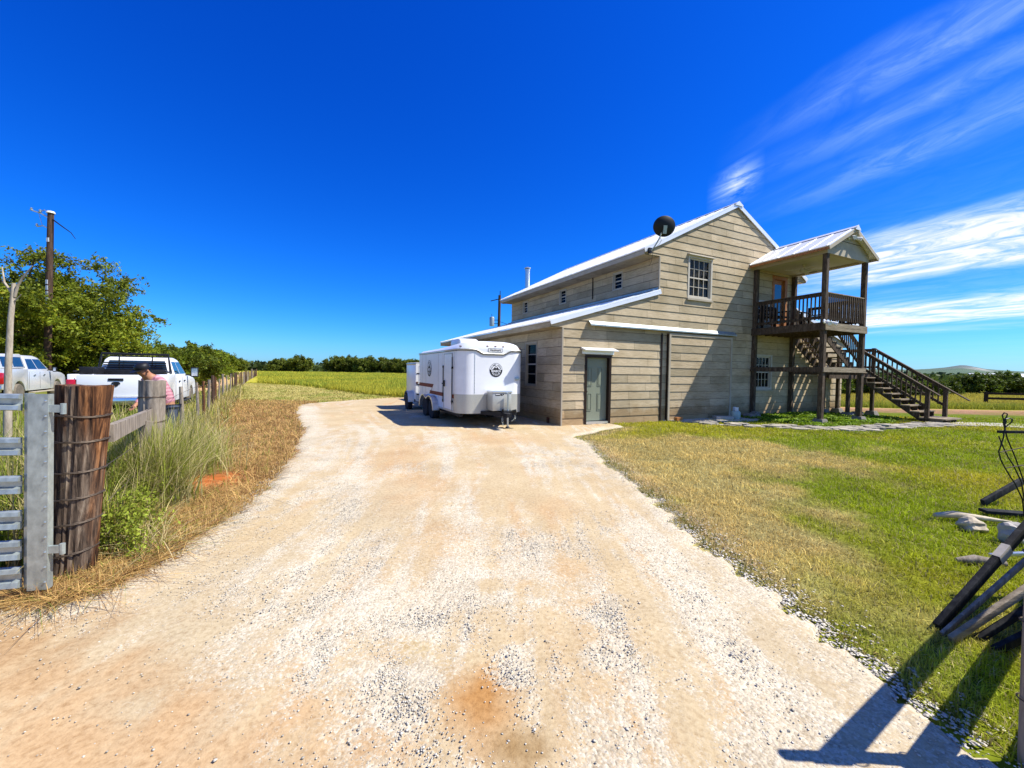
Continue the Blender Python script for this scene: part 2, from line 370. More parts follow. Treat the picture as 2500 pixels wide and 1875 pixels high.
    cl = sst(7.0, 8.0, du) * (1 - sst(12, 13.5, du)) * sst(-3.3, -2.9, dw); c = mix(c, (.13, .20, .012), cl)
    return c

# ------------------------------------------------------------------ ground sheet
def axis_steps(lo, hi, fine_lo, fine_hi, step, grow=1.09):
    a = list(np.arange(fine_lo, fine_hi, step)); s = step; x = fine_lo; L = []
    while x > lo: s *= grow; x -= s; L.append(x)
    s = step; x = a[-1]; H = []
    while x < hi: s *= grow; x += s; H.append(x)
    return np.array(L[::-1] + a + H)
gx = axis_steps(-4000, 4000, -16, 22, .16); gy = axis_steps(-60, 6000, -1, 27, .16)
GX, GY = np.meshgrid(gx, gy)
GZ = terrain(GX, GY) + (fbm(GX * .8, GY * .8, 2) - .5) * .035 * (np.hypot(GX, GY) < 40)
nx, ny = len(gx), len(gy)
idx = np.arange(nx * ny).reshape(ny, nx)
quads = np.stack([idx[:-1, :-1], idx[:-1, 1:], idx[1:, 1:], idx[1:, :-1]], -1).reshape(-1, 4)
cols = ground_col(GX.ravel(), GY.ravel()); lawn_k = (sst(1.5, 2.5, GX.ravel()) * (1 - sst(19, 24, GY.ravel())))[:, None]; cols = cols * (1 - .42 * lawn_k)  # ground colour under the lawn darkened for the shade among its blades
o = np_mesh('ground', np.stack([GX.ravel(), GY.ravel(), GZ.ravel()], -1), quads.ravel(), np.full(len(quads), 4), M['ground'], cols, smooth=True)
tag(o, kind='structure')

# ------------------------------------------------------------------ driveway sheet
def drive_col(x, y):
    cx = np.interp(y, [-2, 2, 4, 7, 10, 14, 18, 24], [-.6, -.5, -.55, -.9, -1.6, -3.0, -4.4, -4.4])
    half = np.interp(y, [0, 5, 10, 20], [.85, .95, 1.2, 2.2]); q = (x - cx) / half      # across the drive
    n = fbm(x * 1.3, y * .55, 21); n2 = fbm(x * 5.5, y * 5.5, 23); n3 = fbm(x * .6, y * .4, 27)
    streak = fbm(q * 5.5, y * .45, 29); fine = fbm(q * 17, y * .9, 30)
    c = np.broadcast_to(np.array([.45, .355, .215]), (*np.shape(x), 3)).copy()
    def mix(c, b, t): return c * (1 - t[..., None]) + np.array(b) * t[..., None]
    c = mix(c, (.44, .30, .16), sst(.45, .7, streak * .6 + n * .4)); c = mix(c, (.43, .36, .24), sst(.5, .7, n3) * .6)
    loose = .62 + .8 * (n - .45) + .8 * (streak - .5) + .9 * (fine - .5) + .7 * (n2 - .5)
    tr = np.exp(-((np.abs(q) - .72) / .42) ** 2); loose = loose - .22 * tr * sst(2.5, 5, y) + .22 * np.exp(-(q / .3) ** 2) * sst(6, 3, y)
    loose = loose - .25 * sst(9.0, 12, y)
    def blob(cx_, cy_, rx, ry, p=1.3):
        d = ((x - cx_) / rx) ** 2 + ((y - cy_) / ry) ** 2
        return np.clip(np.exp(-d ** p) * 1.0 + (n2 - .5) * 2.3 * (np.exp(-d * .5)) + (fine - .5) * .8 * np.exp(-d * .5), 0, 1)
    for (a1, a2, a3, a4, col, k) in ((-.12, 1.88, .15, .26, (.36, .18, .055), .95), (.06, 1.64, .13, .10, (.24, .15, .06), .9), (-.58, 2.2, .24, .13, (.42, .34, .18), .6), (-1.3, 1.55, .9, .36, (.45, .30, .16), .8), (-2.5, 1.75, 1.0, .45, (.44, .29, .15), .85),
            (-3.1, 2.1, .75, .55, (.36, .24, .125), 1), (-3.6, 1.6, .9, .7, (.42, .28, .15), 1), (.5, 4.6, .25, .45, (.44, .29, .15), .45), (.48, 3.2, .2, .2, (.44, .29, .15), .45), (-1.2, 5.3, .5, .8, (.44, .29, .15), .45), (-2.1, 7.2, .6, 1.2, (.44, .29, .15), .45), (-.2, 9.3, 1.0, .8, (.44, .29, .15), .45), (-.6, 3.7, .3, .6, (.44, .29, .15), .45)):
        b = blob(a1, a2, a3, a4); c = mix(c, col, b * k); loose = loose * (1 - b * k * .85)
    for (a1, a2, a3, a4) in ((.25, 2.15, .42, .26), (-.25, 2.85, .3, .3), (-.55, 2.0, .25, .08)):
        loose = np.maximum(loose, blob(a1, a2, a3, a4) * 1.05)
    de = dist_line(x, y, DRIVE[4:12]); e = np.exp(-(de / (.45 + .05 * np.clip(y - 5, 0, 12))) ** 2); loose = np.maximum(loose, e * 1.15 + (n2 - .5) * .3)
    de = dist_line(x, y, DRIVE[-12:-1]); e = np.exp(-(de / .55) ** 2); loose = np.maximum(loose, e * .8 + (n2 - .5) * .3)
    return c, np.clip(loose, 0, 1)
def on_drive(X, Y):
    n1 = fbm(X * 6, Y * 6, 31) - .5; n0 = fbm(X * 1.1, Y * 1.1, 33) - .5
    return in_poly(X + n1 * .32 + n0 * .35, Y + n0 * .3 + n1 * .25, DRIVE)
def drive_sheet():
    V = []; Fq = []
    xs = np.concatenate([np.arange(-9.6, 3.6, .055)]); ys = np.concatenate([np.arange(-4, 8, .055), np.arange(8, 26, .11)])
    X, Y = np.meshgrid(xs, ys); n1 = fbm(X * 6, Y * 6, 31) - .5; n0 = fbm(X * 1.1, Y * 1.1, 33) - .5
    mk = in_poly(X + n1 * .32 + n0 * .35, Y + n0 * .3 + n1 * .25, DRIVE) & ~((X < -2.9 + .0 * Y) & (Y < 2.35) & False)
    Z = .030 + (fbm(X * 2.2, Y * 2.2, 35) - .5) * .03 + (fbm(X * 11, Y * 11, 37) - .5) * .016 + terrain(X, Y)
    # sink the rim
    er = mk.copy()
    for _ in range(2):
        e2 = er.copy(); e2[1:] &= er[:-1]; e2[:-1] &= er[1:]; e2[:, 1:] &= er[:, :-1]; e2[:, :-1] &= er[:, 1:]; er = e2
    Z = np.where(er, Z, Z * .3 - .012)
    ny, nx = X.shape; idx = np.arange(nx * ny).reshape(ny, nx)
    cell = mk[:-1, :-1] & mk[1:, :-1] & mk[:-1, 1:] & mk[1:, 1:]
    q = np.stack([idx[:-1, :-1], idx[:-1, 1:], idx[1:, 1:], idx[1:, :-1]], -1)[cell]
    used, inv = np.unique(q.ravel(), return_inverse=True)
    x, y, z = X.ravel()[used], Y.ravel()[used], Z.ravel()[used]
    c, loose = drive_col(x, y)
    o = np_mesh('driveway', np.stack([x, y, z], -1), inv, np.full(len(q), 4), M['gravel'], c, smooth=True)
    at = o.data.attributes.new('loose', 'FLOAT', 'POINT'); at.data.foreach_set('value', loose.astype(np.float32))
    tag(o, kind='structure'); return o
drive_sheet()

# ------------------------------------------------------------------ scattered stones, blades
def stones(name, x, y, size, cols, z0=.02):
    n = len(x); base = np.array([(1, 0, 0), (-1, 0, 0), (0, 1, 0), (0, -1, 0), (0, 0, 1), (0, 0, -1)], float)
    fc = np.array([(0, 2, 4), (2, 1, 4), (1, 3, 4), (3, 0, 4), (2, 0, 5), (1, 2, 5), (3, 1, 5), (0, 3, 5)])
    s = size[:, None, None] * RNG.uniform(.55, 1.15, (n, 6, 1)) * base[None]
    s[:, :, 2] *= .36; a = RNG.uniform(0, 6.28, n); t = RNG.uniform(-.3, .3, n)
    ca, sa = np.cos(a)[:, None], np.sin(a)[:, None]
    X = s[:, :, 0] * ca - s[:, :, 1] * sa; Y = s[:, :, 0] * sa + s[:, :, 1] * ca; Zz = s[:, :, 2] + X * t[:, None] * .5
    V = np.stack([X + x[:, None], Y + y[:, None], Zz + z0 + size[:, None] * .05], -1).reshape(-1, 3)
    L = (fc[None] + (np.arange(n) * 6)[:, None, None]).reshape(-1)
    o = np_mesh(name, V, L, np.full(n * 8, 3), M['stone'], np.repeat(cols, 6, 0), smooth=True); return o
def scatter(n, x0, x1, y0, y1, power=1.6):
    y = y0 + (y1 - y0) * RNG.random(n) ** power; x = RNG.uniform(x0, x1, n); return x, y
x, y = scatter(420000, -4.4, 3.0, 1.3, 9, 2.2)
ins = on_drive(x, y); x, y = x[ins], y[ins]
dc, ls = drive_col(x, y); cl = fbm(x * 1.4, y * 1.4, 51)
keep = RNG.random(len(x)) < np.clip(ls ** 2.4 * (.10 + .9 * sst(.44, .66, cl)), .012, 1); x, y, dc = x[keep], y[keep], dc[keep]
sz = RNG.uniform(.0025, .0062, len(x)) * (1 + 1.1 * RNG.random(len(x)) ** 8)
cc = np.array([.60, .55, .44]) * RNG.uniform(.55, 1.15, (len(x), 1))
o = stones('loose_gravel', x, y, sz, cc, .033); tag(o, 'pale crushed limestone scattered over the driveway', 'gravel', kind='stuff')
# larger stones banked along the two rims
E1 = np.array([p for p in DRIVE[3:12]]); E2 = np.array([p for p in DRIVE[-12:-2]])
def along(E, n, spread, off):
    seg = np.hypot(*(E[1:] - E[:-1]).T); w = seg / (1 + .14 * np.hypot(*((E[1:] + E[:-1]) / 2).T) ** 1.3); k = RNG.choice(len(seg), n, p=w / w.sum()); t = RNG.random(n)
    p = E[k] * (1 - t[:, None]) + E[k + 1] * t[:, None]; d = (E[k + 1] - E[k]) / seg[k][:, None]; nn = np.stack([d[:, 1], -d[:, 0]], -1)
    return p + nn * (off + RNG.normal(0, spread, n))[:, None]
p1 = along(E1, 9000, .13, .22); p2 = along(E2, 9000, .13, -.02); kk = on_drive(p2[:, 0], p2[:, 1]) | (RNG.random(len(p2)) < .22); p2 = p2[kk]
pts = np.concatenate([p1, p2]); sz = RNG.uniform(.004, .013, len(pts)); sz *= np.where(pts[:, 1] < 4.2, 1.35, 1); cc = np.array([.68, .62, .50]) * RNG.uniform(.6, 1.15, (len(pts), 1))
o = stones('gravel_rim', pts[:, 0], pts[:, 1], sz, cc, .02); tag(o, 'coarser white stones banked along the driveway edges', 'gravel', kind='stuff')

def blades(name, x, y, h, w, cols, lean=.5, segs=2, label=None, cat='grass', z0=None, mat='blade', droop=.35, parent=None, kind='stuff'):
    n = len(x); z = terrain(x, y) if z0 is None else z0
    a = RNG.uniform(0, 2 * np.pi, n); ln = np.abs(RNG.normal(0, lean, n)) * h; la = RNG.uniform(0, 2 * np.pi, n)
    wx, wy = np.cos(a) * w / 2, np.sin(a) * w / 2; lx, ly = np.cos(la) * ln, np.sin(la) * ln
    V = np.zeros((n, 2 * segs + 1, 3)); C = np.zeros((n, 2 * segs + 1, 3))
    for i in range(segs + 1):
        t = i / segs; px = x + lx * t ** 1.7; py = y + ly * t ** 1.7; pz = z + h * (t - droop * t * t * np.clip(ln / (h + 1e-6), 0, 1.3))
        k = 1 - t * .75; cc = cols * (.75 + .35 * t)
        if i < segs:
            V[:, 2 * i] = np.stack([px - wx * k, py - wy * k, pz], -1); V[:, 2 * i + 1] = np.stack([px + wx * k, py + wy * k, pz], -1)
            C[:, 2 * i] = cc; C[:, 2 * i + 1] = cc
        else: V[:, 2 * i] = np.stack([px, py, pz], -1); C[:, 2 * i] = cc
    vb = (np.arange(n) * (2 * segs + 1))[:, None]
    L = []; T = []
    per = []
    for i in range(segs - 1): per += [2 * i, 2 * i + 1, 2 * i + 3, 2 * i + 2]; T.append(4)
    per += [2 * segs - 2, 2 * segs - 1, 2 * segs]; T.append(3)
    o = np_mesh(name, V.reshape(-1, 3), (vb + np.array(per)[None]).ravel(), np.tile(T, n), M[mat], C.reshape(-1, 3), parent)
    if kind: tag(o, label, cat, kind=kind)
    return o
def not_drive(x, y, m=0.0): return ~on_drive(x, y)
def bldg_uw(x, y):
    return (x - CORN.x) * UX.x + (y - CORN.y) * UX.y, (x - CORN.x) * WX.x + (y - CORN.y) * WX.y
def not_house(x, y):
    u, w = bldg_uw(x, y); return ~((u > -.02) & (u < 14.7) & (w > -.03) & (w < 11.1))
WALK = [(12.6, 13.55), (14.2, 13.9), (14.9, 14.6), (16.2, 14.2), (19.0, 12.6), (30, 6.0), (29.5, 4.8), (18.6, 11.4), (16.2, 12.9), (15.0, 13.3)]

# lawn
N = 560000
yy = -1.5 + 17.7 * RNG.random(N) ** 1.75; wide = RNG.random(N) < .2; xx = 1.4 + np.where(wide, (np.maximum(yy, 0) * 1.3 + 9 - 1.4), np.maximum(yy, .2) * 1.28 + .8 - 1.4 + .6) * RNG.random(N)
k = not_drive(xx, yy) & not_house(xx, yy); xx, yy = xx[k], yy[k]
uu, ww = bldg_uw(xx, yy); fl = (np.abs(dist_line(xx, yy, [(5.9, 13.1), (7.5, 12.5), (9.4, 12.1), (10.4, 12.1), (12.2, 12.9), (13.8, 13.5)])) < .42)
k = ~fl & (RNG.random(len(xx)) < .35 + .75 * sst(.3, .6, fbm(xx * 3, yy * 3, 61))); xx, yy = xx[k], yy[k]
gc = ground_col(xx, yy) * RNG.uniform(1.15, 2.15, (len(xx), 1)) * np.array([1.08, 1, .9]); straw = RNG.random(len(xx)) < .16
gc[straw] = np.array([.50, .42, .17]) * RNG.uniform(.7, 1.1, (straw.sum(), 1))
dd = np.hypot(xx, yy); cn = fbm(xx * 2.3, yy * 2.3, 63); gc = gc * (.7 + .62 * cn)[:, None]; hh = RNG.uniform(.02, .06, len(xx)) * (1 + .02 * dd) * (.45 + 1.25 * cn); wd = (.003 + .0011 * dd) * RNG.uniform(.6, 1.3, len(xx))
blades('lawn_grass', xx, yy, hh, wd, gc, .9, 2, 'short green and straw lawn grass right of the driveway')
# tufts at the lawn rim creeping over the stone
pt = along(E2, 12000, .13, .10); pt = pt[~on_drive(pt[:, 0] + .04, pt[:, 1])]; hh = RNG.uniform(.02, .07, len(pt)); gc = np.array([.34, .27, .08]) * RNG.uniform(.6, 1.4, (len(pt), 1)); g = RNG.random(len(pt)) < .4; gc[g] = np.array([.16, .2, .02])
blades('rim_grass', pt[:, 0], pt[:, 1], hh, RNG.uniform(.004, .012, len(pt)), gc, 1.1, 2, 'dry grass creeping over the right gravel edge')

# dead hay between fence and drive
N = 70000
yy = 2.0 + 17 * RNG.random(N) ** 1.5; fx = np.interp(yy, [p[1] for p in FENCE], [p[0] for p in FENCE])
dx = np.interp(yy, [2, 2.8, 4.1, 5.2, 7.1, 10.3, 14, 17, 20], [-3.4, -2.9, -3.0, -3.25, -3.95, -5.4, -7.5, -9, -9])
xx = fx - .1 + (dx - fx + .25) * RNG.random(N)
redk = (((xx + 4.2) / .42) ** 2 + ((yy - 5.5) / .52) ** 2) > .6 + .8 * RNG.random(N)
k = redk & (RNG.random(N) < .25 + sst(.35, .6, fbm(xx * 1.5, yy * 1.5, 71))) & (yy > 2.6); xx, yy = xx[k], yy[k]
gc = np.array([.66, .43, .155]) * RNG.uniform(.5, 1.3, (len(xx), 1)); r = RNG.random(len(xx)); gc[r < .2] = np.array([.30, .15, .06]); gc[r > .93] = np.array([.2, .26, .03])
dd = np.hypot(xx, yy)
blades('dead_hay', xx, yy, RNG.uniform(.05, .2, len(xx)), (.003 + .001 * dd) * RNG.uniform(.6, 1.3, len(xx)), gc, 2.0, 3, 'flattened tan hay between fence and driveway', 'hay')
# weeds hugging the fence
def weeds(name, n, sp, off, hmin, hmax, col, colv, wmul, label, y0=3.1, y1=30, lean=.45, pw=1.6, segs=4, cat='weeds'):
    yy = y0 + (y1 - y0) * RNG.random(n) ** pw; fx = np.interp(yy, [p[1] for p in FENCE], [p[0] for p in FENCE])
    xx = fx + off + RNG.normal(0, sp, n); cl = fbm(xx * 1.7, yy * 1.2, 81 + len(name)); k = RNG.random(n) < sst(.36, .6, cl) + .12
    k &= (np.hypot(xx + 3.2, yy - 2.95) > .3) & ((xx / yy < -.85) | (yy < 3.9) | (yy > 6.2)) & (xx < fx + .75) & (xx < np.interp(yy, [2, 2.7, 4.1, 7.1, 10, 14], [-3.5, -3.2, -3.3, -4.3, -5.8, -7.8])) & ~((yy < 3.25) & (xx > -3.5)); xx, yy, cl = xx[k], yy[k], cl[k]
    dd = np.hypot(xx, yy); gc = np.array(col) * RNG.uniform(1 - colv, 1 + colv, (len(xx), 1))
    s = RNG.random(len(xx)) < .36; gc[s] = np.array([.55, .46, .20]) * RNG.uniform(.6, 1.1, (s.sum(), 1))
    hh = RNG.uniform(hmin, hmax, len(xx)) * (.5 + .8 * cl)
    blades(name, xx, yy, hh, (.005 + .0013 * dd) * wmul * RNG.uniform(.6, 1.4, len(xx)), gc, lean, segs, label, cat)
weeds('tall_green_weeds', 5200, .36, -.62, .45, 1.1, (.28, .30, .04), .45, 1.0, 'tall rank green grass growing between the gate post and the grey post', 3.3, 5.8, .5)
weeds('fence_line_weeds', 11000, .30, -.25, .15, .62, (.36, .34, .07), .4, 1.0, 'straw and green weeds low along the thin fence stakes', 5.4, 28, .8)
weeds('yellow_weeds', 9000, .26, .05, .15, .55, (.48, .38, .11), .4, 1.0, 'yellowing grass tangled through the wire fence', 3.4, 24, .6)
weeds('roadside_weeds', 14000, 1.5, -3.0, .25, .65, (.22, .27, .03), .4, 1.4, 'uncut grass between the fence and the parked pickups', 2.0, 22, .5, 1.2)
weeds('gate_weeds', 9000, .9, -1.9, .4, 1.0, (.16, .24, .02), .4, .9, 'long green grass growing behind the gate', 2.9, 5.5, .6, 1.0)

# tall clump hiding the foot of the grey post, and straw stalks over the hay
n = 5200; xx = -3.96 + RNG.normal(0, .14, n); yy = 4.45 + RNG.normal(0, .15, n); xx[3800:] = -5.02 + RNG.normal(0, .34, 1400); yy[3800:] = 6.05 + RNG.normal(0, .2, 1400); gc = np.array([.27, .31, .04]) * RNG.uniform(.6, 1.4, (n, 1)); q_ = RNG.random(n) < .5; gc[q_] = np.array([.58, .50, .22]) * RNG.uniform(.7, 1.1, (q_.sum(), 1))
blades('post_foot_grass', xx, yy, RNG.uniform(.4, 1.12, n), RNG.uniform(.006, .013, n), gc, .5, 4, 'tall arching grass hiding the foot of the grey fence post', 'weeds')
n = 5200; yy = 3.0 + 6.5 * RNG.random(n) ** 1.3; fx = np.interp(yy, [p[1] for p in FENCE], [p[0] for p in FENCE]); xx = fx + .30 + np.abs(RNG.normal(0, .30, n)); k = not_drive(xx, yy) & (((xx + 4.25) / .45) ** 2 + ((yy - 5.45) / .45) ** 2 > 1) & (np.hypot(xx + 3.16, yy - 2.95) > .3) & ((xx / yy < -.85) | (yy < 3.6) | (yy > 6.2)); xx, yy = xx[k], yy[k]
gc = np.array([.66, .54, .27]) * RNG.uniform(.55, 1.15, (len(xx), 1)); q_ = RNG.random(len(xx)) < .25; gc[q_] = np.array([.32, .36, .05])
blades('straw_stalks', xx, yy, RNG.uniform(.12, .42, len(xx)), RNG.uniform(.004, .009, len(xx)), gc, 1.5, 4, 'long bent straw stalks beside the fence', 'weeds')
# leafy low plants near the post
def leaf_cloud(P, size, cols, up=.4, aspect=.5):
    n = len(P); a = RNG.normal(0, 1, (n, 3)); a /= np.linalg.norm(a, axis=1)[:, None]
    nn = RNG.normal(0, 1, (n, 3)); nn[:, 2] += up; nn /= np.linalg.norm(nn, axis=1)[:, None]
    b = np.cross(a, nn); b /= np.linalg.norm(b, axis=1)[:, None] + 1e-9; a = np.cross(nn, b)
    s = size[:, None] if np.ndim(size) else size
    V = np.stack([P - a * s, P + b * s * aspect - a * s * .1, P + a * s, P - b * s * aspect - a * s * .1], 1).reshape(-1, 3)
    return V, np.repeat(cols, 4, 0)
n = 21000; t = RNG.random(n); yy = 3.1 + 2.3 * RNG.random(n); fx = np.interp(yy, [p[1] for p in FENCE], [p[0] for p in FENCE]); xx = fx + .22 + RNG.normal(0, .24, n)
cl = fbm(xx * 2.5, yy * 2.5, 95); zz = RNG.random(n) ** 1.1 * (.10 + .55 * cl); zz = RNG.random(n) ** 1.1 * (.10 + .55 * cl); k = (cl > .40) & (xx / yy + .09 * (fbm(zz * 6, yy * 7, 5) - .5) * 2 + RNG.normal(0, .02, n) < -.885) & (((xx + 4.25) / .4) ** 2 + ((yy - 5.45) / .4) ** 2 > 1) & (np.hypot(xx + 3.16, yy - 2.95) > .27); P = np.stack([xx, yy, zz], -1)[k]
V, C = leaf_cloud(P, RNG.uniform(.008, .022, len(P)), np.array([.25, .30, .03]) * RNG.uniform(.5, 1.5, (len(P), 1)))
o = np_mesh('leafy_weeds', V, np.arange(len(V)), np.full(len(P), 4), M['leaf'], C); tag(o, 'bright green leafy weeds beside the big gate post', 'weeds', kind='stuff')

# meadow
N = 330000
yy = 21.5 + 120 * RNG.random(N) ** 2.2; xx = -.62 * yy + (.62 * yy + 4) * RNG.random(N)
edge_y = np.interp(xx, [-30, -25, -19.7, -13.2, -9.4, -5.8, -3, 3], [42, 40.4, 37.5, 30.3, 26.3, 22.9, 25.5, 25])
k = (yy > edge_y + (fbm(xx * .9, yy * .9, 99) - .5) * 2.5) & ~in_poly(xx, yy, DRIVE); k &= dist_line(xx, yy, ROADPTS) > 2.4; xx, yy = xx[k], yy[k]
n1 = fbm(xx * .25, yy * .12, 101); gc = np.array([.54, .49, .05]) * RNG.uniform(.65, 1.3, (len(xx), 1)); g = RNG.random(len(xx)) < .15 + .5 * sst(.45, .65, n1); gc[g] = np.array([.30, .36, .04]) * RNG.uniform(.7, 1.3, (g.sum(), 1))
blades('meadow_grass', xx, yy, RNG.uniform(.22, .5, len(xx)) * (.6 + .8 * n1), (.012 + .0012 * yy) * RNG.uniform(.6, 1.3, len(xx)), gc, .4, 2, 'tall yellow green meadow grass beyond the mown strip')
N = 60000
yy = 16 + 26 * RNG.random(N) ** 1.3; xx = -1.0 * yy + (yy * 1.05) * RNG.random(N); k = not_drive(xx, yy) & not_house(xx, yy); ey = np.interp(xx, [-30, -25, -19.7, -13.2, -9.4, -5.8, -3, 3], [42, 40.4, 37.5, 30.3, 26.3, 22.9, 22, 22]); k &= (yy < ey + 1) & (xx > np.interp(yy, [p[1] for p in FENCE], [p[0] for p in FENCE])); xx, yy = xx[k], yy[k]
gc = ground_col(xx, yy) * RNG.uniform(.7, 1.4, (len(xx), 1))
blades('mown_stubble', xx, yy, RNG.uniform(.05, .14, len(xx)), .02 * RNG.uniform(.8, 1.8, len(xx)), gc, 1.2, 2, 'pale mown stubble in front of the meadow')
N = 90000
yy = 22 + 45 * RNG.random(N) ** 1.3; xx = .5 * yy + 1.0 * yy * RNG.random(N); k = (dist_line(xx, yy, TRACKPTS) > 3.0) & not_house(xx, yy); xx, yy = xx[k], yy[k]
gc = np.array([.52, .44, .07]) * RNG.uniform(.6, 1.25, (len(xx), 1)); g = yy < 26; gc[g] = gc[g] * .5 + np.array([.12, .16, .01])
blades('right_field_grass', xx, yy, RNG.uniform(.2, .5, len(xx)), (.012 + .0012 * yy) * RNG.uniform(.6, 1.3, len(xx)), gc, .4, 2, 'golden field grass beyond the dirt track')
# clover bed below the stairs
n = 26000; uu = RNG.uniform(7.3, 13.0, n); ww = RNG.uniform(-3.1, -.1, n); P0 = np.stack([CORN.x + UX.x * uu + WX.x * ww, CORN.y + UX.y * uu + WX.y * ww], -1); cl = fbm(uu * 1.7, ww * 1.7, 111)
k = RNG.random(n) < sst(.35, .55, cl); P = np.concatenate([P0, (RNG.random(n) * .11)[:, None]], 1)[k]
V, C = leaf_cloud(P, RNG.uniform(.02, .045, len(P)), np.array([.19, .29, .015]) * RNG.uniform(.6, 1.5, (len(P), 1)), 1.5, .8)
o = np_mesh('clover_bed', V, np.arange(len(V)), np.full(len(P), 4), M['leaf'], C); tag(o, 'low bright green ground cover under the balcony stairs', 'ground cover', kind='stuff')

# sheets: concrete walk, flagstones
def sheet(name, poly, z, mat, jit=.0):
    mb = MB(); mb.prism([(p[0], p[1]) for p in poly], z - .05, z, 'Z'); o = mb.build(name, mat); tag(o, kind='structure'); return o
sheet('walkway', [(14.6, 13.75), (15.7, 14.35), (17.2, 14.05), (30, 8.3), (29.6, 7.0), (16.4, 12.85)], .035, M['concrete'])
mb = MB(); rs = random.Random(3)
FP = [(5.9, 13.1), (7.5, 12.5), (9.4, 12.1), (10.4, 12.1), (12.2, 12.9), (13.8, 13.5), (14.9, 13.6)]
for i in range(230):
    k = rs.random() * (len(FP) - 1); a = int(k); t = k - a; px = FP[a][0] * (1 - t) + FP[a + 1][0] * t; py = FP[a][1] * (1 - t) + FP[a + 1][1] * t
    px += rs.gauss(0, .12); py += rs.uniform(-.42, .42); r = rs.uniform(.1, .26); m = rs.randint(5, 7); a0 = rs.random() * 6; z = .03 + rs.random() * .035
    pl = [(px + r * rs.uniform(.7, 1.1) * math.cos(a0 + 6.283 * j / m), py + r * rs.uniform(.5, .8) * math.sin(a0 + 6.283 * j / m)) for j in range(m)]
    n0 = len(pl); vs = [(q[0], q[1], z - .06) for q in pl] + [(q[0], q[1], z) for q in pl]; tv = rs.random()
    mb.add(vs, [tuple(range(n0, 2 * n0))] + [(j, (j + 1) % n0, (j + 1) % n0 + n0, j + n0) for j in range(n0)], 0, tv)
o = mb.build('flagstone_path', M['flag']); tag(o, kind='structure')
mb = MB(); p = [BW(3.95, -.02), BW(8.2, -.02), BW(8.2, -.75), BW(7.0, -1.15), BW(4.8, -.75)]; mb.prism([(q.x, q.y) for q in p], -.02, .045, 'Z'); o = mb.build('concrete_apron', M['concrete']); tag(o, kind='structure')
# ------------------------------------------------------------------ the barn-shaped house
barn = empty('barn_house', CORN, YAW, 'two storey barn shaped house with tan lap siding, lean-to sides and a pale metal roof', 'house')
def clip_rect(poly, a0, a1, z0, z1):
    for (ax, val, sgn) in ((0, a0, 1), (0, a1, -1), (1, z0, 1), (1, z1, -1)):
        out = []; n = len(poly)
        for i in range(n):
            p, q = poly[i], poly[(i + 1) % n]; dp = sgn * (p[ax] - val); dq = sgn * (q[ax] - val)
            if dp >= 0: out.append(p)
            if (dp > 0 and dq < 0) or (dp < 0 and dq > 0):
                t = dp / (dp - dq); out.append((p[0] + (q[0] - p[0]) * t, p[1] + (q[1] - p[1]) * t))
        poly = out
        if len(poly) < 3: return []
    ar = sum(poly[i][0] * poly[(i + 1) % len(poly)][1] - poly[(i + 1) % len(poly)][0] * poly[i][1] for i in range(len(poly)))
    return poly if abs(ar) > 2e-4 else []
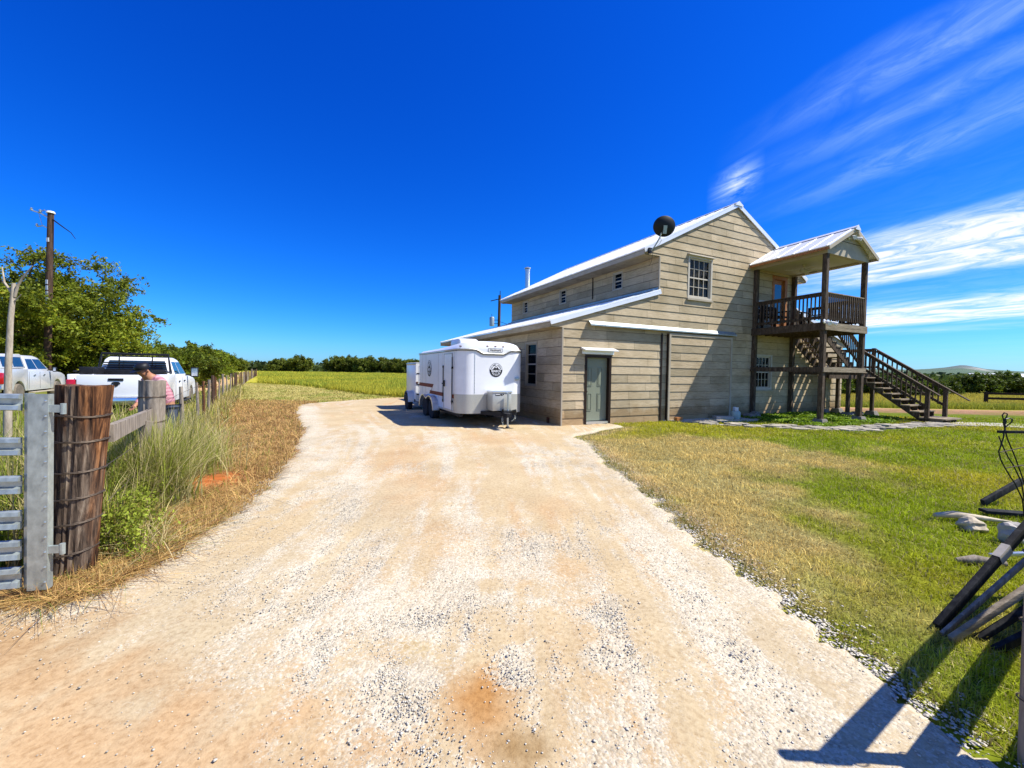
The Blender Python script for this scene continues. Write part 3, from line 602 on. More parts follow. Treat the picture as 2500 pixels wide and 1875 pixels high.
def siding(name, parent, polys, openings, zoff=.235, exp=.26, out0=.021, out1=.004, base=0., seed=1, u0=None, side=False, mat='siding'):
    rs = random.Random(seed); mb = MB()
    zmax = max(p[1] for P in polys for p in P); zmin = min(p[1] for P in polys for p in P)
    amin = min(p[0] for P in polys for p in P); amax = max(p[0] for P in polys for p in P)
    z = zoff - exp * (1 + int((zoff - zmin) / exp)) if zoff > zmin else zoff
    bk = []
    for P in polys:
        ed = sorted(set([min(p[0] for p in P), max(p[0] for p in P)] + [q for o in openings for q in o[:2] if min(p[0] for p in P) < q < max(p[0] for p in P)]))
        for a0, a1 in zip(ed[:-1], ed[1:]):
            ev = sorted(set([zmin, zmax] + [q for o in openings if o[0] < (a0 + a1) / 2 < o[1] for q in o[2:] if zmin < q < zmax]))
            for s0, s1 in zip(ev[:-1], ev[1:]):
                if any(o[0] < (a0 + a1) / 2 < o[1] and o[2] < (s0 + s1) / 2 < o[3] for o in openings): continue
                c = clip_rect(P, a0, a1, s0, s1)
                if c: bk.append([(p[0], -(base - .022), p[1]) for p in c])
    bmb = MB(); [bmb.add(c, [tuple(range(len(c)))]) for c in bk]
    while z < zmax:
        zt = z + exp; cuts = [amin]; a = amin + rs.uniform(.2, 2.0)
        while a < amax: cuts.append(a); a += rs.choice([1.22, 2.44, 1.83]) * rs.uniform(.7, 1.1)
        cuts.append(amax); tints = [rs.uniform(0, 1) for _ in cuts]
        ed = sorted(set(cuts + [o[0] for o in openings] + [o[1] for o in openings]))
        for a0, a1 in zip(ed[:-1], ed[1:]):
            if a1 - a0 < 1e-4: continue
            mid = (a0 + a1) / 2; ti = tints[max(i for i, c in enumerate(cuts[:-1]) if c <= mid + 1e-9)] if mid >= cuts[0] else .5
            segs = [(z, zt)]
            for (oa, ob, oz0, oz1) in openings:
                if oa < mid < ob:
                    ns = []
                    for s0, s1 in segs:
                        if oz1 <= s0 or oz0 >= s1: ns.append((s0, s1)); continue
                        if oz0 > s0: ns.append((s0, oz0))
                        if oz1 < s1: ns.append((oz1, s1))
                    segs = ns
            for s0, s1 in segs:
                for P in polys:
                    c = clip_rect(P, a0, a1 - (.007 if any(abs(a1 - q) < 1e-6 for q in cuts[1:-1]) else 0), s0, min(s1, zt - .009))
                    if not c: continue
                    vs = [(p[0], -(base + out0 + (out1 - out0) * (p[1] - z) / exp), p[1]) for p in c]
                    mb.add(vs, [tuple(range(len(vs)))], 0, ti)
                    if abs(s0 - z) < 1e-6:
                        lo = sorted([p[0] for p in c if abs(p[1] - s0) < 1e-6])
                        if len(lo) >= 2:
                            l0, l1 = lo[0], lo[-1]
                            mb.add([(l0, -(base + out0), z), (l1, -(base + out0), z), (l1, -(base + out1 - .003), z + .001), (l0, -(base + out1 - .003), z + .001)], [(0, 1, 2, 3)], 0, 0)
        z = zt
    o = mb.build(name, M[mat], parent); bmb.build('sheathing', M['deck'], o)
    if side: o.rotation_euler = (0, 0, -math.pi / 2); o.location = (u0, 0, 0)
    return o
def mirror(P): return [(14.6 - a, z) for a, z in P][::-1]
HALF = [[(0, -.1), (3.65, -.1), (3.65, 4.21), (0, 3.12)], [(-.42, 2.86), (0, 2.86), (0, 3.12), (-.42, 2.99)],
        [(3.65, -.1), (7.3, -.1), (7.3, 7.62), (3.65, 5.80)], [(2.98, 5.36), (3.65, 5.36), (3.65, 5.80), (2.98, 5.47)]]
FRONT_OPEN = [(.80, 1.74, -.1, 2.08), (4.97, 6.05, 4.18, 5.52), (8.64, 9.56, 1.06, 2.30), (9.50, 10.38, 3.28, 5.38), (8.66, 9.28, 3.62, 4.35)]
siding('front_wall', barn, HALF + [mirror(P) for P in HALF], FRONT_OPEN, seed=4)
LOWWIN = [(-2.22, -1.48, 1.13, 2.50)]
siding('side_wall', barn, [[(-10.95, -.1), (0, -.1), (0, 2.87), (-10.95, 2.87)]], LOWWIN, seed=8, u0=0, side=True)
UPWIN = [(-2.27, -1.76, 4.63, 5.26), (-5.95, -5.43, 4.63, 5.26), (-9.54, -9.04, 4.63, 5.26)]
siding('upper_side_wall', barn, [[(-10.95, 4.2), (0, 4.2), (0, 5.37), (-10.95, 5.37)]], UPWIN, seed=9, u0=3.65, side=True)
mb = MB(); mb.box(14.58, 14.62, .03, 10.95, -.1, 2.87); mb.box(10.93, 10.97, .03, 10.95, 4.2, 5.4); mb.box(-.0, 14.6, 10.92, 10.97, -.1, 3.1)
mb.prism([(3.65, 3.0), (10.95, 3.0), (10.95, 5.78), (7.3, 7.62), (3.65, 5.78)], 10.92, 10.97, 'Y'); mb.build('rear_wall', M['trim'], barn)
# near-black sheets stand in for unlit rooms behind the panes, at two levels
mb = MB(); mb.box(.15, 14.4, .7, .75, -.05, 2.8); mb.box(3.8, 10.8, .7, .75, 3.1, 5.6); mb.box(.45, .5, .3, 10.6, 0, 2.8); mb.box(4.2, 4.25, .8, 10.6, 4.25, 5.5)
mb.build('dark_room_sheet', M['interior'], barn)
# corner beads
mb = MB(); mb.box(-.034, .012, -.034, .012, -.08, 2.86); mb.build('corner_trim', M['trim'], barn); mb = MB(); mb.box(3.616, 3.66, -.034, .012, 4.25, 5.36); mb.build('corner_trim', M['trim'], barn)

def roof_slope(u_hi, z_hi, u_lo, z_lo, w0, w1, name, parent, pitchrib=.405, th=.035, ribh=.02, axis='W', cap=None):
    """metal sheet with ribs running down the slope"""
    mb = MB(); d = Vector((u_lo - u_hi, 0, z_lo - z_hi)); n = Vector((-(z_lo - z_hi), 0, (u_lo - u_hi)));
    if n.z < 0: n = -n
    n.normalize(); P = lambda u, z, w, k: (u + n.x * k, w, z + n.z * k)
    vs = [P(u_hi, z_hi, w0, 0), P(u_lo, z_lo, w0, 0), P(u_lo, z_lo, w1, 0), P(u_hi, z_hi, w1, 0), P(u_hi, z_hi, w0, th), P(u_lo, z_lo, w0, th), P(u_lo, z_lo, w1, th), P(u_hi, z_hi, w1, th)]
    mb.add(vs, [(0, 3, 2, 1), (4, 5, 6, 7), (0, 1, 5, 4), (1, 2, 6, 5), (2, 3, 7, 6), (3, 0, 4, 7)])
    w = w0 + .03
    while w < w1 - .02:
        a = Vector(P(u_hi, z_hi, w, th + ribh / 2 - .001)); b = Vector(P(u_lo, z_lo, w, th + ribh / 2 - .001)); mb.bar(a, b, .035, ribh, n)
        w += pitchrib
    return mb.build(name, M['metalroof'], parent)
for m_, nm in ((0, 'left'), (1, 'right')):
    f = (lambda u: 14.6 - u) if m_ else (lambda u: u)
    roof_slope(f(7.3), 7.70, f(2.94), 5.485, -.075, 11.05, 'roof_slope', barn)
    roof_slope(f(3.67), 4.245, f(-.46), 2.995, -.075, 11.02, 'lean_to_roof', barn)
    # soffits and fascias
    mb = MB(); x = sorted((f(3.64), f(2.99))); mb.box(x[0], x[1], .02, 11.0, 5.34, 5.362); mb.build('soffit', M['siding'], barn)
    mb = MB(); x = sorted((f(2.955), f(2.985))); mb.box(x[0], x[1], -.03, 11.02, 5.335, 5.475); mb.build('fascia', M['trim'], barn)
    mb = MB(); x = sorted((f(-.41), f(-.01))); mb.box(x[0], x[1], .02, 10.98, 2.838, 2.86); mb.build('soffit', M['siding'], barn)
    mb = MB(); x = sorted((f(-.44), f(-.415))); mb.box(x[0], x[1], -.03, 11.0, 2.84, 2.985); mb.build('fascia', M['siding'], barn)
    # rake trims on the front edge
    mb = MB(); mb.bar((f(7.33), -.062, 7.655), (f(2.96), -.062, 5.435), .03, .10, (0, 0, 1)); mb.bar((f(3.68), -.062, 4.195), (f(-.44), -.062, 2.95), .03, .095, (0, 0, 1))
    mb.build('rake_trim', M['metalroof'], barn)
mb = MB(); n = 0
for sx in (-1, 1): mb.bar((7.3 + sx * .11, -.1, 7.715), (7.3 + sx * .11, 11.07, 7.715), .25, .012, (sx * .45, 0, .9))
mb.prism([(7.08, 7.62), (7.3, 7.79), (7.52, 7.62)], -.105, -.09, 'Y'); mb.build('ridge_cap', M['metalroof'], barn)
mb = MB(); mb.box(3.60, 3.625, .0, 10.95, 4.27, 4.36); mb.box(3.40, 3.62, .0, 10.95, 4.235, 4.262); mb.build('wall_flashing', M['galv'], barn)
mb = MB(); mb.tube([(3.61, 3.48, 5.36), (3.61, 3.48, 4.5)], .02, 8); mb.build('conduit', M['bronze'], barn)
# flue
mb = MB(); mb.tube([(4.47, 10.7, 6.1), (4.47, 10.7, 7.28)], .13, 18, cap=False); mb.lathe([(.13, 7.26), (.145, 7.27), (.145, 7.34), (.10, 7.35)], (4.47, 10.7, 0), 18)
fl = mb.build('flue_pipe', M['galvdark'], barn, smooth=True)
mb = MB(); mb.lathe([(.02, 7.36), (.17, 7.37), (.18, 7.40), (.06, 7.46), (.01, 7.465)], (4.47, 10.7, 0), 18); mb.build('rain_cap', M['galvdark'], fl, smooth=True)

def window(parent, a0, a1, z0, z1, cols, rows, side=False, u0=0, cap=False, sill=True, curtain=False, fr=.045, mat='frame', mid=True, out=.03, muntin=.018, casing=.07):
    """pane is the window mesh; frame, sill, head cap and curtain are its pieces"""
    mb = MB(); mb.box(a0, a1, .052, .058, z0, z1); o = mb.build('window', M['glass'], parent)
    f = MB()
    c = casing
    f.box(a0 - c, a0, -out, .07, z0 - c, z1 + c); f.box(a1, a1 + c, -out, .07, z0 - c, z1 + c); f.box(a0, a1, -out, .07, z1, z1 + c); f.box(a0, a1, -out, .07, z0 - c, z0)
    f.box(a0, a0 + fr, .02, .07, z0, z1); f.box(a1 - fr, a1, .02, .07, z0, z1); f.box(a0 + fr, a1 - fr, .02, .07, z1 - fr, z1); f.box(a0 + fr, a1 - fr, .02, .07, z0, z0 + fr)
    fo = f.build('window_frame', M[mat], o)
    g = MB(); zm = (z0 + z1) / 2
    for i in range(1, cols): x = a0 + fr + (a1 - a0 - 2 * fr) * i / cols; g.box(x - muntin / 2, x + muntin / 2, .035, .066, z0 + fr, z1 - fr)
    for j in range(1, rows):
        zz = z0 + fr + (z1 - z0 - 2 * fr) * j / rows; h = muntin / 2 if not (mid and j * 2 == rows) else .022; g.box(a0 + fr, a1 - fr, .032, .068, zz - h, zz + h)
    g.build('muntin_grid', M[mat if mat != 'trim' else 'frame'], o)
    if sill: s = MB(); s.box(a0 - c - .03, a1 + c + .03, -out - .045, .0, z0 - c - .06, z0 - c); s.build('sill', M['trim'], o)
    if cap: s = MB(); s.prism([(-.0, z1 + c + .075), (-out - .09, z1 + c + .02), (-out - .09, z1 + c), (0, z1 + c)], a0 - c - .04, a1 + c + .04, 'X'); s.build('head_cap', M['frame'], o)
    if curtain:
        s = MB(); n = 60; vs = []; 
        for i in range(n + 1):
            x = a0 + .02 + (a1 - a0 - .04) * i / n; y = .16 + .022 * math.sin(i * 1.25) + .01 * math.sin(i * .4)
            vs += [(x, y, z0), (x, y, z1)]
        s.add(vs, [(2 * i, 2 * i + 2, 2 * i + 3, 2 * i + 1) for i in range(n)]); s.build('curtain', M['curtain'], o, smooth=True)
    if side: o.rotation_euler = (0, 0, -math.pi / 2); o.location = (u0, 0, 0)
    return o
window(barn, 4.99, 6.03, 4.20, 5.50, 4, 4, cap=True, curtain=True)
window(barn, 8.66, 9.54, 1.08, 2.28, 4, 4)
window(barn, 8.68, 9.26, 3.64, 4.33, 3, 3, sill=False)
for (a, b) in ((-2.25, -1.78), (-5.93, -5.45), (-9.52, -9.06)):
    window(barn, a, b, 4.65, 5.24, 1, 4, side=True, u0=3.65, sill=False, fr=.035, casing=.03, muntin=.014)
window(barn, -2.20, -1.50, 1.15, 2.48, 1, 4, side=True, u0=0, fr=.03, mat='trim', casing=.05, sill=False)

# entrance door with its dark frame and little canopy
mb = MB(); mb.box(.86, 1.68, .10, .14, .12, 2.02)
door = mb.build('door', M['doorgreen'], barn)
mb = MB()
for a0, a1 in ((.95, 1.12), (1.33, 1.50)):
    for z0, z1 in ((.42, .95), (1.16, 1.72)):
        mb.box(a0, a1, .088, .10, z0, z0 + .018); mb.box(a0, a1, .088, .10, z1 - .018, z1); mb.box(a0, a0 + .018, .088, .10, z0 + .018, z1 - .018); mb.box(a1 - .018, a1, .088, .10, z0 + .018, z1 - .018)
        mb.box(a0 + .04, a1 - .04, .090, .10, z0 + .04, z1 - .04)
mb.build('door_panel', M['doorgreen'], door)
mb = MB(); mb.lathe([(.012, 0), (.014, .03), (.03, .045), (.032, .065), (.015, .078)], (.0, 0, 0), 14, 'Y'); k = mb.build('handle', M['bronze'], door, smooth=True); k.rotation_euler = (math.pi, 0, 0); k.location = (.90, .10, 1.0)
mb = MB(); mb.box(.78, .86, -.03, .16, 0, 2.02); mb.box(1.68, 1.76, -.03, .16, 0, 2.02); mb.box(.78, 1.76, -.03, .16, 2.02, 2.10); mb.build('door_frame', M['bronze'], barn)
mb = MB(); mb.box(.86, 1.68, -.02, .15, .03, .10); mb.build('threshold', M['aluminium'], barn)
mb = MB(); mb.prism([(-.0, 2.32), (-.24, 2.235), (-.24, 2.215), (0, 2.26)], .63, 1.86, 'X'); mb.box(.66, 1.83, -.05, -.024, 2.12, 2.24); mb.build('door_canopy', M['metalroof'], barn)
# sliding barn door
sd = siding('sliding_door', barn, [[(4.05, -.03), (7.12, -.03), (7.12, 2.90), (4.05, 2.90)]], [], zoff=.20, base=.10, seed=15, mat='siding_door')
mb = MB(); mb.box(4.04, 4.115, -.135, -.06, -.03, 2.9); mb.box(7.05, 7.13, -.135, -.06, -.03, 2.9); mb.box(4.115, 7.05, -.132, -.06, 2.82, 2.9); mb.build('door_stile', M['trim'], sd)
mb = MB(); mb.box(4.03, 4.08, -.10, -.03, -.03, 2.88); mb.box(7.10, 7.125, -.10, -.03, -.03, 2.88); mb.box(4.1, 7.08, -.1, -.04, -.02, .02); mb.build('door_edge', M['bronze'], sd)
mb = MB(); mb.prism([(-.015, 3.10), (-.06, 3.10), (-.17, 2.99), (-.17, 2.95), (-.15, 2.95), (-.15, 2.985), (-.06, 3.07), (-.015, 3.07)], .86, 7.30, 'X'); mb.build('track_cover', M['galv'], barn)
mb = MB(); mb.box(3.78, 3.84, -.04, .0, 0, 2.88); mb.build('door_guide', M['bronze'], barn)
mb = MB(); mb.box(-.05, -.02, .62, .74, -.05, .20); mb.build('splash_stain_plate', M['redrust'], barn)
# balcony door
mb = MB(); mb.box(9.60, 10.25, .05, .09, 3.30, 5.28); bd = mb.build('balcony_door', M['orangewood'], barn)
mb = MB(); mb.box(9.70, 10.15, .04, .05, 3.6, 5.1); mb.build('pane', M['darkglass'], bd)
mb = MB(); mb.box(9.48, 9.60, -.035, .12, 3.28, 5.28); mb.box(10.25, 10.40, -.035, .12, 3.28, 5.28); mb.box(9.48, 10.40, -.035, .12, 5.28, 5.41); mb.build('balcony_door_frame', M['orangewood'], barn)

# ------------------------------------------------------------------ covered balcony
bal = empty('covered_balcony', CORN, YAW, 'raised timber balcony with metal gable roof on tall posts against the house', 'balcony')
SU = lambda u, w: u + .06 * w
def P3(u, w, z): return (SU(u, w), w, z)
def part(mb, name, mat, parent, **k): return mb.build(name, M[mat], parent, **k)
WL, WF = -.06, -2.45; UL, UR = 8.42, 10.77
for (u, w, z0) in ((UL, WL - .03, .0), (UR, WL - .03, .0), (UL, WF, .17), (UR, WF, .17)):
    mb = MB(); mb.bar(P3(u, w, z0), P3(u, w, 5.47), .135, .135, (0, 1, 0)); part(mb, 'post', 'deck', bal)
def footing(parent, u, w, shear=True):
    mb = MB(); x = SU(u, w) if shear else u
    vs = [(x + sx * s, w + sy * s, z) for s, z in ((.21, -.05), (.13, .19)) for sx, sy in ((-1, -1), (1, -1), (1, 1), (-1, 1))]
    mb.add(vs, [(0, 1, 2, 3), (7, 6, 5, 4)] + [(i, (i + 1) % 4, (i + 1) % 4 + 4, i + 4) for i in range(4)]); return part(mb, 'footing', 'pier', parent)
footing(bal, UL, WF); footing(bal, UR, WF)
mb = MB(); mb.bar(P3(UL - .09, 0, 3.16), P3(UL - .09, WF - .09, 3.16), .04, .24); part(mb, 'rim_beam', 'deck', bal)
mb = MB(); mb.bar(P3(UL - .09, WF - .09, 3.22), P3(UR + .09, WF - .09, 3.22), .04, .115); mb.bar(P3(UL - .09, WF - .095, 3.10), P3(UR + .09, WF - .095, 3.10), .04, .115); part(mb, 'rim_beam', 'deckpale', bal)
mb = MB(); mb.bar(P3(UR + .09, 0, 3.16), P3(UR + .09, WF - .09, 3.16), .04, .24); part(mb, 'rim_beam', 'deck', bal)
mb = MB(); w = -.03
while w > WF - .05: mb.bar(P3(UL - .07, w - .07, 3.275), P3(UR + .07, w - .07, 3.275), .134, .03); w -= .14
part(mb, 'deck_floor', 'deck', bal)
mb = MB(); u = UL + .3
while u < UR: mb.bar(P3(u, -.04, 3.15), P3(u, WF - .05, 3.15), .04, .19); u += .4
part(mb, 'joists', 'deck', bal)
mb = MB(); mb.bar(P3(UL - .09, 0, 1.78), P3(UL - .09, WF - .08, 1.78), .04, .16); part(mb, 'brace_board', 'deck', bal)
mb = MB(); mb.bar(P3(UL - .1, WF - .09, 1.78), P3(UR + .1, WF - .09, 1.78), .04, .16); part(mb, 'brace_board', 'deckpale', bal)
mb = MB(); mb.bar(P3(UR, 0, 1.7), P3(UR, WF, 1.7), .05, .16); part(mb, 'brace_board', 'deck', bal)
def railing(parent, p0, p1, zt, zb, n, mat='deck', out=(0, 0), toph=.10, ext=0, matrail=None):
    """p0,p1 = (x,y) ends; zt, zb = (z at p0, z at p1) of the top and bottom rail"""
    (x0, y0), (x1, y1) = p0, p1; mr = matrail or mat
    mb = MB(); mb.bar((x0, y0, zt[0]), (x1, y1, zt[1]), .045, toph); 
    d = Vector((x1 - x0, y1 - y0, zt[1] - zt[0])).normalized()
    a = Vector((x0, y0, zt[0] + toph / 2 + .015)) - d * .04; b = Vector((x1, y1, zt[1] + toph / 2 + .015)) + d * (.06 + ext)
    mb.bar(a, b, .12, .028); r = mb.build('railing', M[mr], parent)
    mb = MB(); mb.bar((x0, y0, zb[0]), (x1, y1, zb[1]), .045, .085); mb.build('bottom_rail', M[mr], r)
    me = None
    nx_, ny_ = (y1 - y0), -(x1 - x0); L = math.hypot(nx_, ny_); nx_, ny_ = nx_ / L * .038, ny_ / L * .038
    for i in range(n):
        t = (i + .5) / n; x = x0 + (x1 - x0) * t + nx_; y = y0 + (y1 - y0) * t + ny_; za = zb[0] + (zb[1] - zb[0]) * t - .07; zc = zt[0] + (zt[1] - zt[0]) * t + toph / 2 - .01
        if me is None: m_ = MB(); m_.box(-.018, .018, -.018, .018, 0, zc - za); o = m_.build('baluster', M[mat], r); me = o.data
        else: o = bpy.data.objects.new('baluster', me); link(o, r)
        o.location = (x, y, za)
    return r
railing(bal, P3(UL, -.12, 0)[:2], P3(UL, WF + .06, 0)[:2], (4.18, 4.18), (3.45, 3.45), 18)
railing(bal, P3(UL + .06, WF, 0)[:2], P3(UR + .06, WF, 0)[:2], (4.18, 4.18), (3.45, 3.45), 20, out=(0, -1), matrail='deckpale')
railing(bal, P3(UR, WF + .06, 0)[:2], P3(UR, -1.35, 0)[:2], (4.18, 4.18), (3.45, 3.45), 9)
mb = MB(); mb.bar(P3(UL, 0, 5.58), P3(UL, WF, 5.58), .14, .22); mb.bar(P3(UR, 0, 5.58), P3(UR, WF, 5.58), .14, .22); mb.bar(P3(UL - .07, WF, 5.58), P3(UR + .07, WF, 5.58), .14, .22); part(mb, 'roof_beam', 'trim', bal)
mb = MB(); vs = [P3(UL + .07, -.03, 5.53), P3(UR - .07, -.03, 5.53), P3(UR - .07, WF + .07, 5.53), P3(UL + .07, WF + .07, 5.53)]; mb.add(vs + [(a, b, c + .02) for a, b, c in vs], [(0, 1, 2, 3), (7, 6, 5, 4), (0, 4, 5, 1), (1, 5, 6, 2), (2, 6, 7, 3), (3, 7, 4, 0)]); part(mb, 'ceiling', 'ceiling', bal)
UM = (UL + UR) / 2 + .02; ZA = 6.40; ZE = 5.60; EO = .32
def gable(w, th, name, mat):
    mb = MB(); q = [(SU(UL - .07, w), 5.69), (SU(UR + .07, w), 5.69), (SU(UR + .07, w), 5.72), (SU(UM, w), 6.36), (SU(UL - .07, w), 5.72)]; mb.prism(q, w, w - th, 'Y'); return part(mb, name, mat, bal)
gable(WF - .03, .03, 'gable_board', 'trim')
mb = MB(); mb.box(SU(UL + .45, WF), SU(UR - .45, WF), WF - .066, WF - .06, 5.95, 5.965); part(mb, 'gable_batten', 'bronze', bal)
for sgn, ue in ((-1, UL - EO), (1, UR + EO)):
    mb = MB(); W0, W1 = .0, WF - .26; ze = ZE
    def Q(u, w, z): return (SU(u, w), w, z)
    n = Vector((ZA - ze, 0, abs(ue - UM))).normalized(); n.x *= sgn
    top = [Q(UM, W0, ZA), Q(ue, W0, ze), Q(ue, W1, ze), Q(UM, W1, ZA)]; up = [(a + n.x * .03, b, c + n.z * .03) for a, b, c in top]
    mb.add(top + up, [(0, 3, 2, 1), (4, 5, 6, 7), (0, 1, 5, 4), (1, 2, 6, 5), (2, 3, 7, 6), (3, 0, 4, 7)])
    w = -.02
    while w > W1: mb.bar(Vector(Q(UM, w, ZA)) + n * .04, Vector(Q(ue, w, ze)) + n * .04, .03, .02, n); w -= .52
    part(mb, 'roof_slope', 'metalroof', bal)
    mb = MB(); mb.bar(Q(ue + .02 * -sgn, W0, ze - .035), Q(ue + .02 * -sgn, W1 + .02, ze - .035), .03, .09); part(mb, 'fascia', 'orangewood' if sgn < 0 else 'trim', bal)
    mb = MB(); mb.bar(Q(UM, W1 + .012, ZA - .05), Q(ue, W1 + .012, ze - .05), .03, .11); part(mb, 'rake_board', 'trim', bal)
    mb = MB(); x = sorted((ue, (UL if sgn < 0 else UR))); vs = [Q(x[0], W0, 5.60 if sgn < 0 else 5.70), Q(x[1], W0, 5.70 if sgn < 0 else 5.60), Q(x[1], W1 + .03, 5.70 if sgn < 0 else 5.60), Q(x[0], W1 + .03, 5.60 if sgn < 0 else 5.70)]
mb = MB()
for sx in (-1, 1): mb.bar(P3(UM + sx * .08, 0, ZA + .02), P3(UM + sx * .08, WF - .29, ZA + .02), .18, .012, (sx * .5, 0, .86))
mb.prism([(SU(UM - .17, WF), ZA - .08), (SU(UM, WF), ZA + .09), (SU(UM + .17, WF), ZA - .08)], WF - .30, WF - .285, 'Y'); part(mb, 'ridge_cap', 'metalroof', bal)

def lampset(name, label, loc, group=None):
    t = empty(name, loc, YAW, label, 'light fitting')
    mb = MB(); mb.lathe([(.06, 0), (.07, .02), (.05, .04)], (0, 0, 0), 14, 'Y'); mb.build('mounting_plate', M['white'], t, smooth=True)
    for sx in (-1, 1):
        mb = MB(); mb.tube([(0, -.03, 0), (sx * .10, -.09, -.03), (sx * .16, -.15, -.06), (sx * .20, -.24, -.10)], [.02, .03, .055, .065], 12); mb.build('lamp_head', M['white'], t, smooth=True)
    return t
p = BW(SU(UM, WF) - .02, WF - .08, 6.14); lampset('flood_light', 'twin white flood light under the balcony roof peak', p)
p = BW(SU(UL, WF) - .16, WF - .12, 3.3); lampset('flood_light', 'twin white flood light at the corner of the balcony deck', p)
fan = empty('ceiling_fan', BW(9.35, -1.2, 5.53), YAW, 'cream ceiling fan hanging from the balcony ceiling', 'ceiling fan')
mb = MB(); mb.lathe([(.07, 0), (.06, -.04), (.02, -.05), (.02, -.14), (.11, -.16), (.13, -.2), (.11, -.26), (.05, -.28), (.01, -.29)], (0, 0, 0), 20); mb.build('motor', M['ceiling'], fan, smooth=True)
for i in range(5):
    a = i * 2 * math.pi / 5 + .3; mb = MB(); c, s = math.cos(a), math.sin(a)
    mb.bar((c * .12, s * .12, -.22), (c * .68, s * .68, -.225), .13, .01, (-s * .2, c * .2, 1)); mb.build('blade', M['ceiling'], fan)

def bench(name, loc, rz, label, L=1.1):
    t = empty(name, loc, rz, label, 'bench')
    mb = MB(); mb.box(-L / 2, L / 2, -.25, .25, .40, .44); mb.build('seat', M['darkwood'], t)
    mb = MB(); mb.box(-L / 2, L / 2, .24, .28, .74, .84); mb.box(-L / 2, L / 2, .24, .28, .52, .56)
    x = -L / 2 + .05
    while x < L / 2: mb.box(x - .02, x + .02, .25, .27, .56, .74); x += .1
    mb.build('backrest', M['darkwood'], t)
    for sx in (-1, 1):
        for sy, h in ((-.22, .62), (.26, .84)): mb = MB(); mb.box(sx * (L / 2 - .03) - .03, sx * (L / 2 - .03) + .03, sy - .03, sy + .03, 0, h); mb.build('leg', M['darkwood'], t)
        mb = MB(); mb.box(sx * (L / 2 - .03) - .035, sx * (L / 2 - .03) + .035, -.27, .24, .62, .66); mb.build('armrest', M['darkwood'], t)
bench('garden_bench', BW(10.2, -1.35, 3.292), YAW - 1.57, 'dark slatted bench behind the front balcony balusters')
bench('garden_bench', BW(8.95, -.5, 3.292), YAW, 'dark low bench beside the balcony door', .8)

# ------------------------------------------------------------------ outdoor staircase
st = empty('outdoor_staircase', CORN, YAW, 'two flight brown timber staircase climbing to the balcony', 'staircase')
def tread(u0, u1, w0, w1, z, mat='deckpale', th=.04, name='tread'):
    mb = MB(); mb.box(u0, u1, w0, w1, z - th, z); return part(mb, name, mat, st)
NT = 7; RUN = 2.12 / NT; RISE = 1.53 / (NT + 1)
for i in range(NT): tread(10.80 + RUN * i, 10.80 + RUN * i + .29, -1.34, -.09, 3.28 - RISE * (i + 1))
for w in (-.13, -.72, -1.30):
    mb = MB(); q = [(10.78, 3.22), (10.78, 2.86)]; q += [(12.92, 1.50), (12.92, 1.74)]
    for i in range(NT - 1, -1, -1): z = 3.28 - RISE * (i + 1) - .042; q += [(10.80 + RUN * (i + 1), z), (10.80 + RUN * i, z)]
    mb.prism(q, w - .02, w + .02, 'Y'); part(mb, 'stringer', 'deck', st)
railing(st, (10.86, -1.37), (12.9, -1.37), (4.12, 2.68), (3.50, 2.08), 15)
railing(st, (10.86, -.10), (12.9, -.10), (4.12, 2.68), (3.50, 2.08), 12)
tread(12.80, 13.98, -1.46, -.1, 1.75, 'deckpale', .04, 'landing')
mb = MB(); mb.box(10.75, 13.95, -1.44, -1.40, 1.48, 1.705); mb.box(12.8, 13.95, -.14, -.1, 1.5, 1.705); mb.box(12.78, 12.82, -1.40, -.14, 1.5, 1.705); mb.box(13.93, 13.97, -1.40, -.14, 1.5, 1.705); part(mb, 'landing_frame', 'deck', st)
for u, w, zt in ((12.12, -1.42, 1.5), (12.84, -1.42, 2.72), (13.92, -1.42, 2.72), (13.92, -.2, 2.72), (12.84, -.2, 1.5)):
    mb = MB(); mb.box(u - .055, u + .055, w - .055, w + .055, .16, zt); part(mb, 'post', 'deck', st); footing(st, u, w, False)
railing(st, (13.92, -.25), (13.92, -1.37), (2.62, 2.62), (1.95, 1.95), 8)
NL = 8; RL = .196; WR = .262; W0 = -1.46
for i in range(NL): tread(12.70, 13.93, W0 - WR * (i + 1) - .015, W0 - WR * i, 1.75 - RL * (i + 1))
for u in (12.76, 13.32, 13.88):
    mb = MB(); q = [(W0 - .0, 1.72), (W0 - .0, 1.40), (W0 - .35, 1.18), (W0 - 1.92, -.02), (W0 - 2.12, 0.11)]
    for i in range(NL - 1, -1, -1): z = 1.75 - RL * (i + 1) - .042; q += [(W0 - WR * (i + 1) + .01, z), (W0 - WR * i, z)]
    mb.prism(q, u - .02, u + .02, 'X'); part(mb, 'stringer', 'deck', st)
mb = MB(); mb.box(12.70, 13.96, -3.98, -3.42, .135, .175); mb.build('bottom_step', M['deckpale'], st)
mb = MB(); mb.box(12.76, 13.90, -3.92, -3.88, .0, .04); mb.box(12.76, 12.80, -3.88, -3.5, .0, .13); mb.box(13.86, 13.90, -3.88, -3.5, .0, .13); mb.box(13.3, 13.34, -3.9, -3.5, .0, .13); mb.build('bottom_step_frame', M['deckpale'], st)
railing(st, (12.72, -1.50), (12.72, -3.52), (2.58, 1.10), (1.96, .52), 15, ext=.30)
railing(st, (13.94, -1.50), (13.94, -3.60), (2.60, 1.12), (1.98, .54), 14, ext=.62)
for u, w, z0, zt in ((12.75, -3.48, .18, 1.16), (13.92, -3.56, .18, 1.18)):
    mb = MB(); mb.box(u - .055, u + .055, w - .055, w + .055, z0 - .05, zt); part(mb, 'newel_post', 'deck', st)

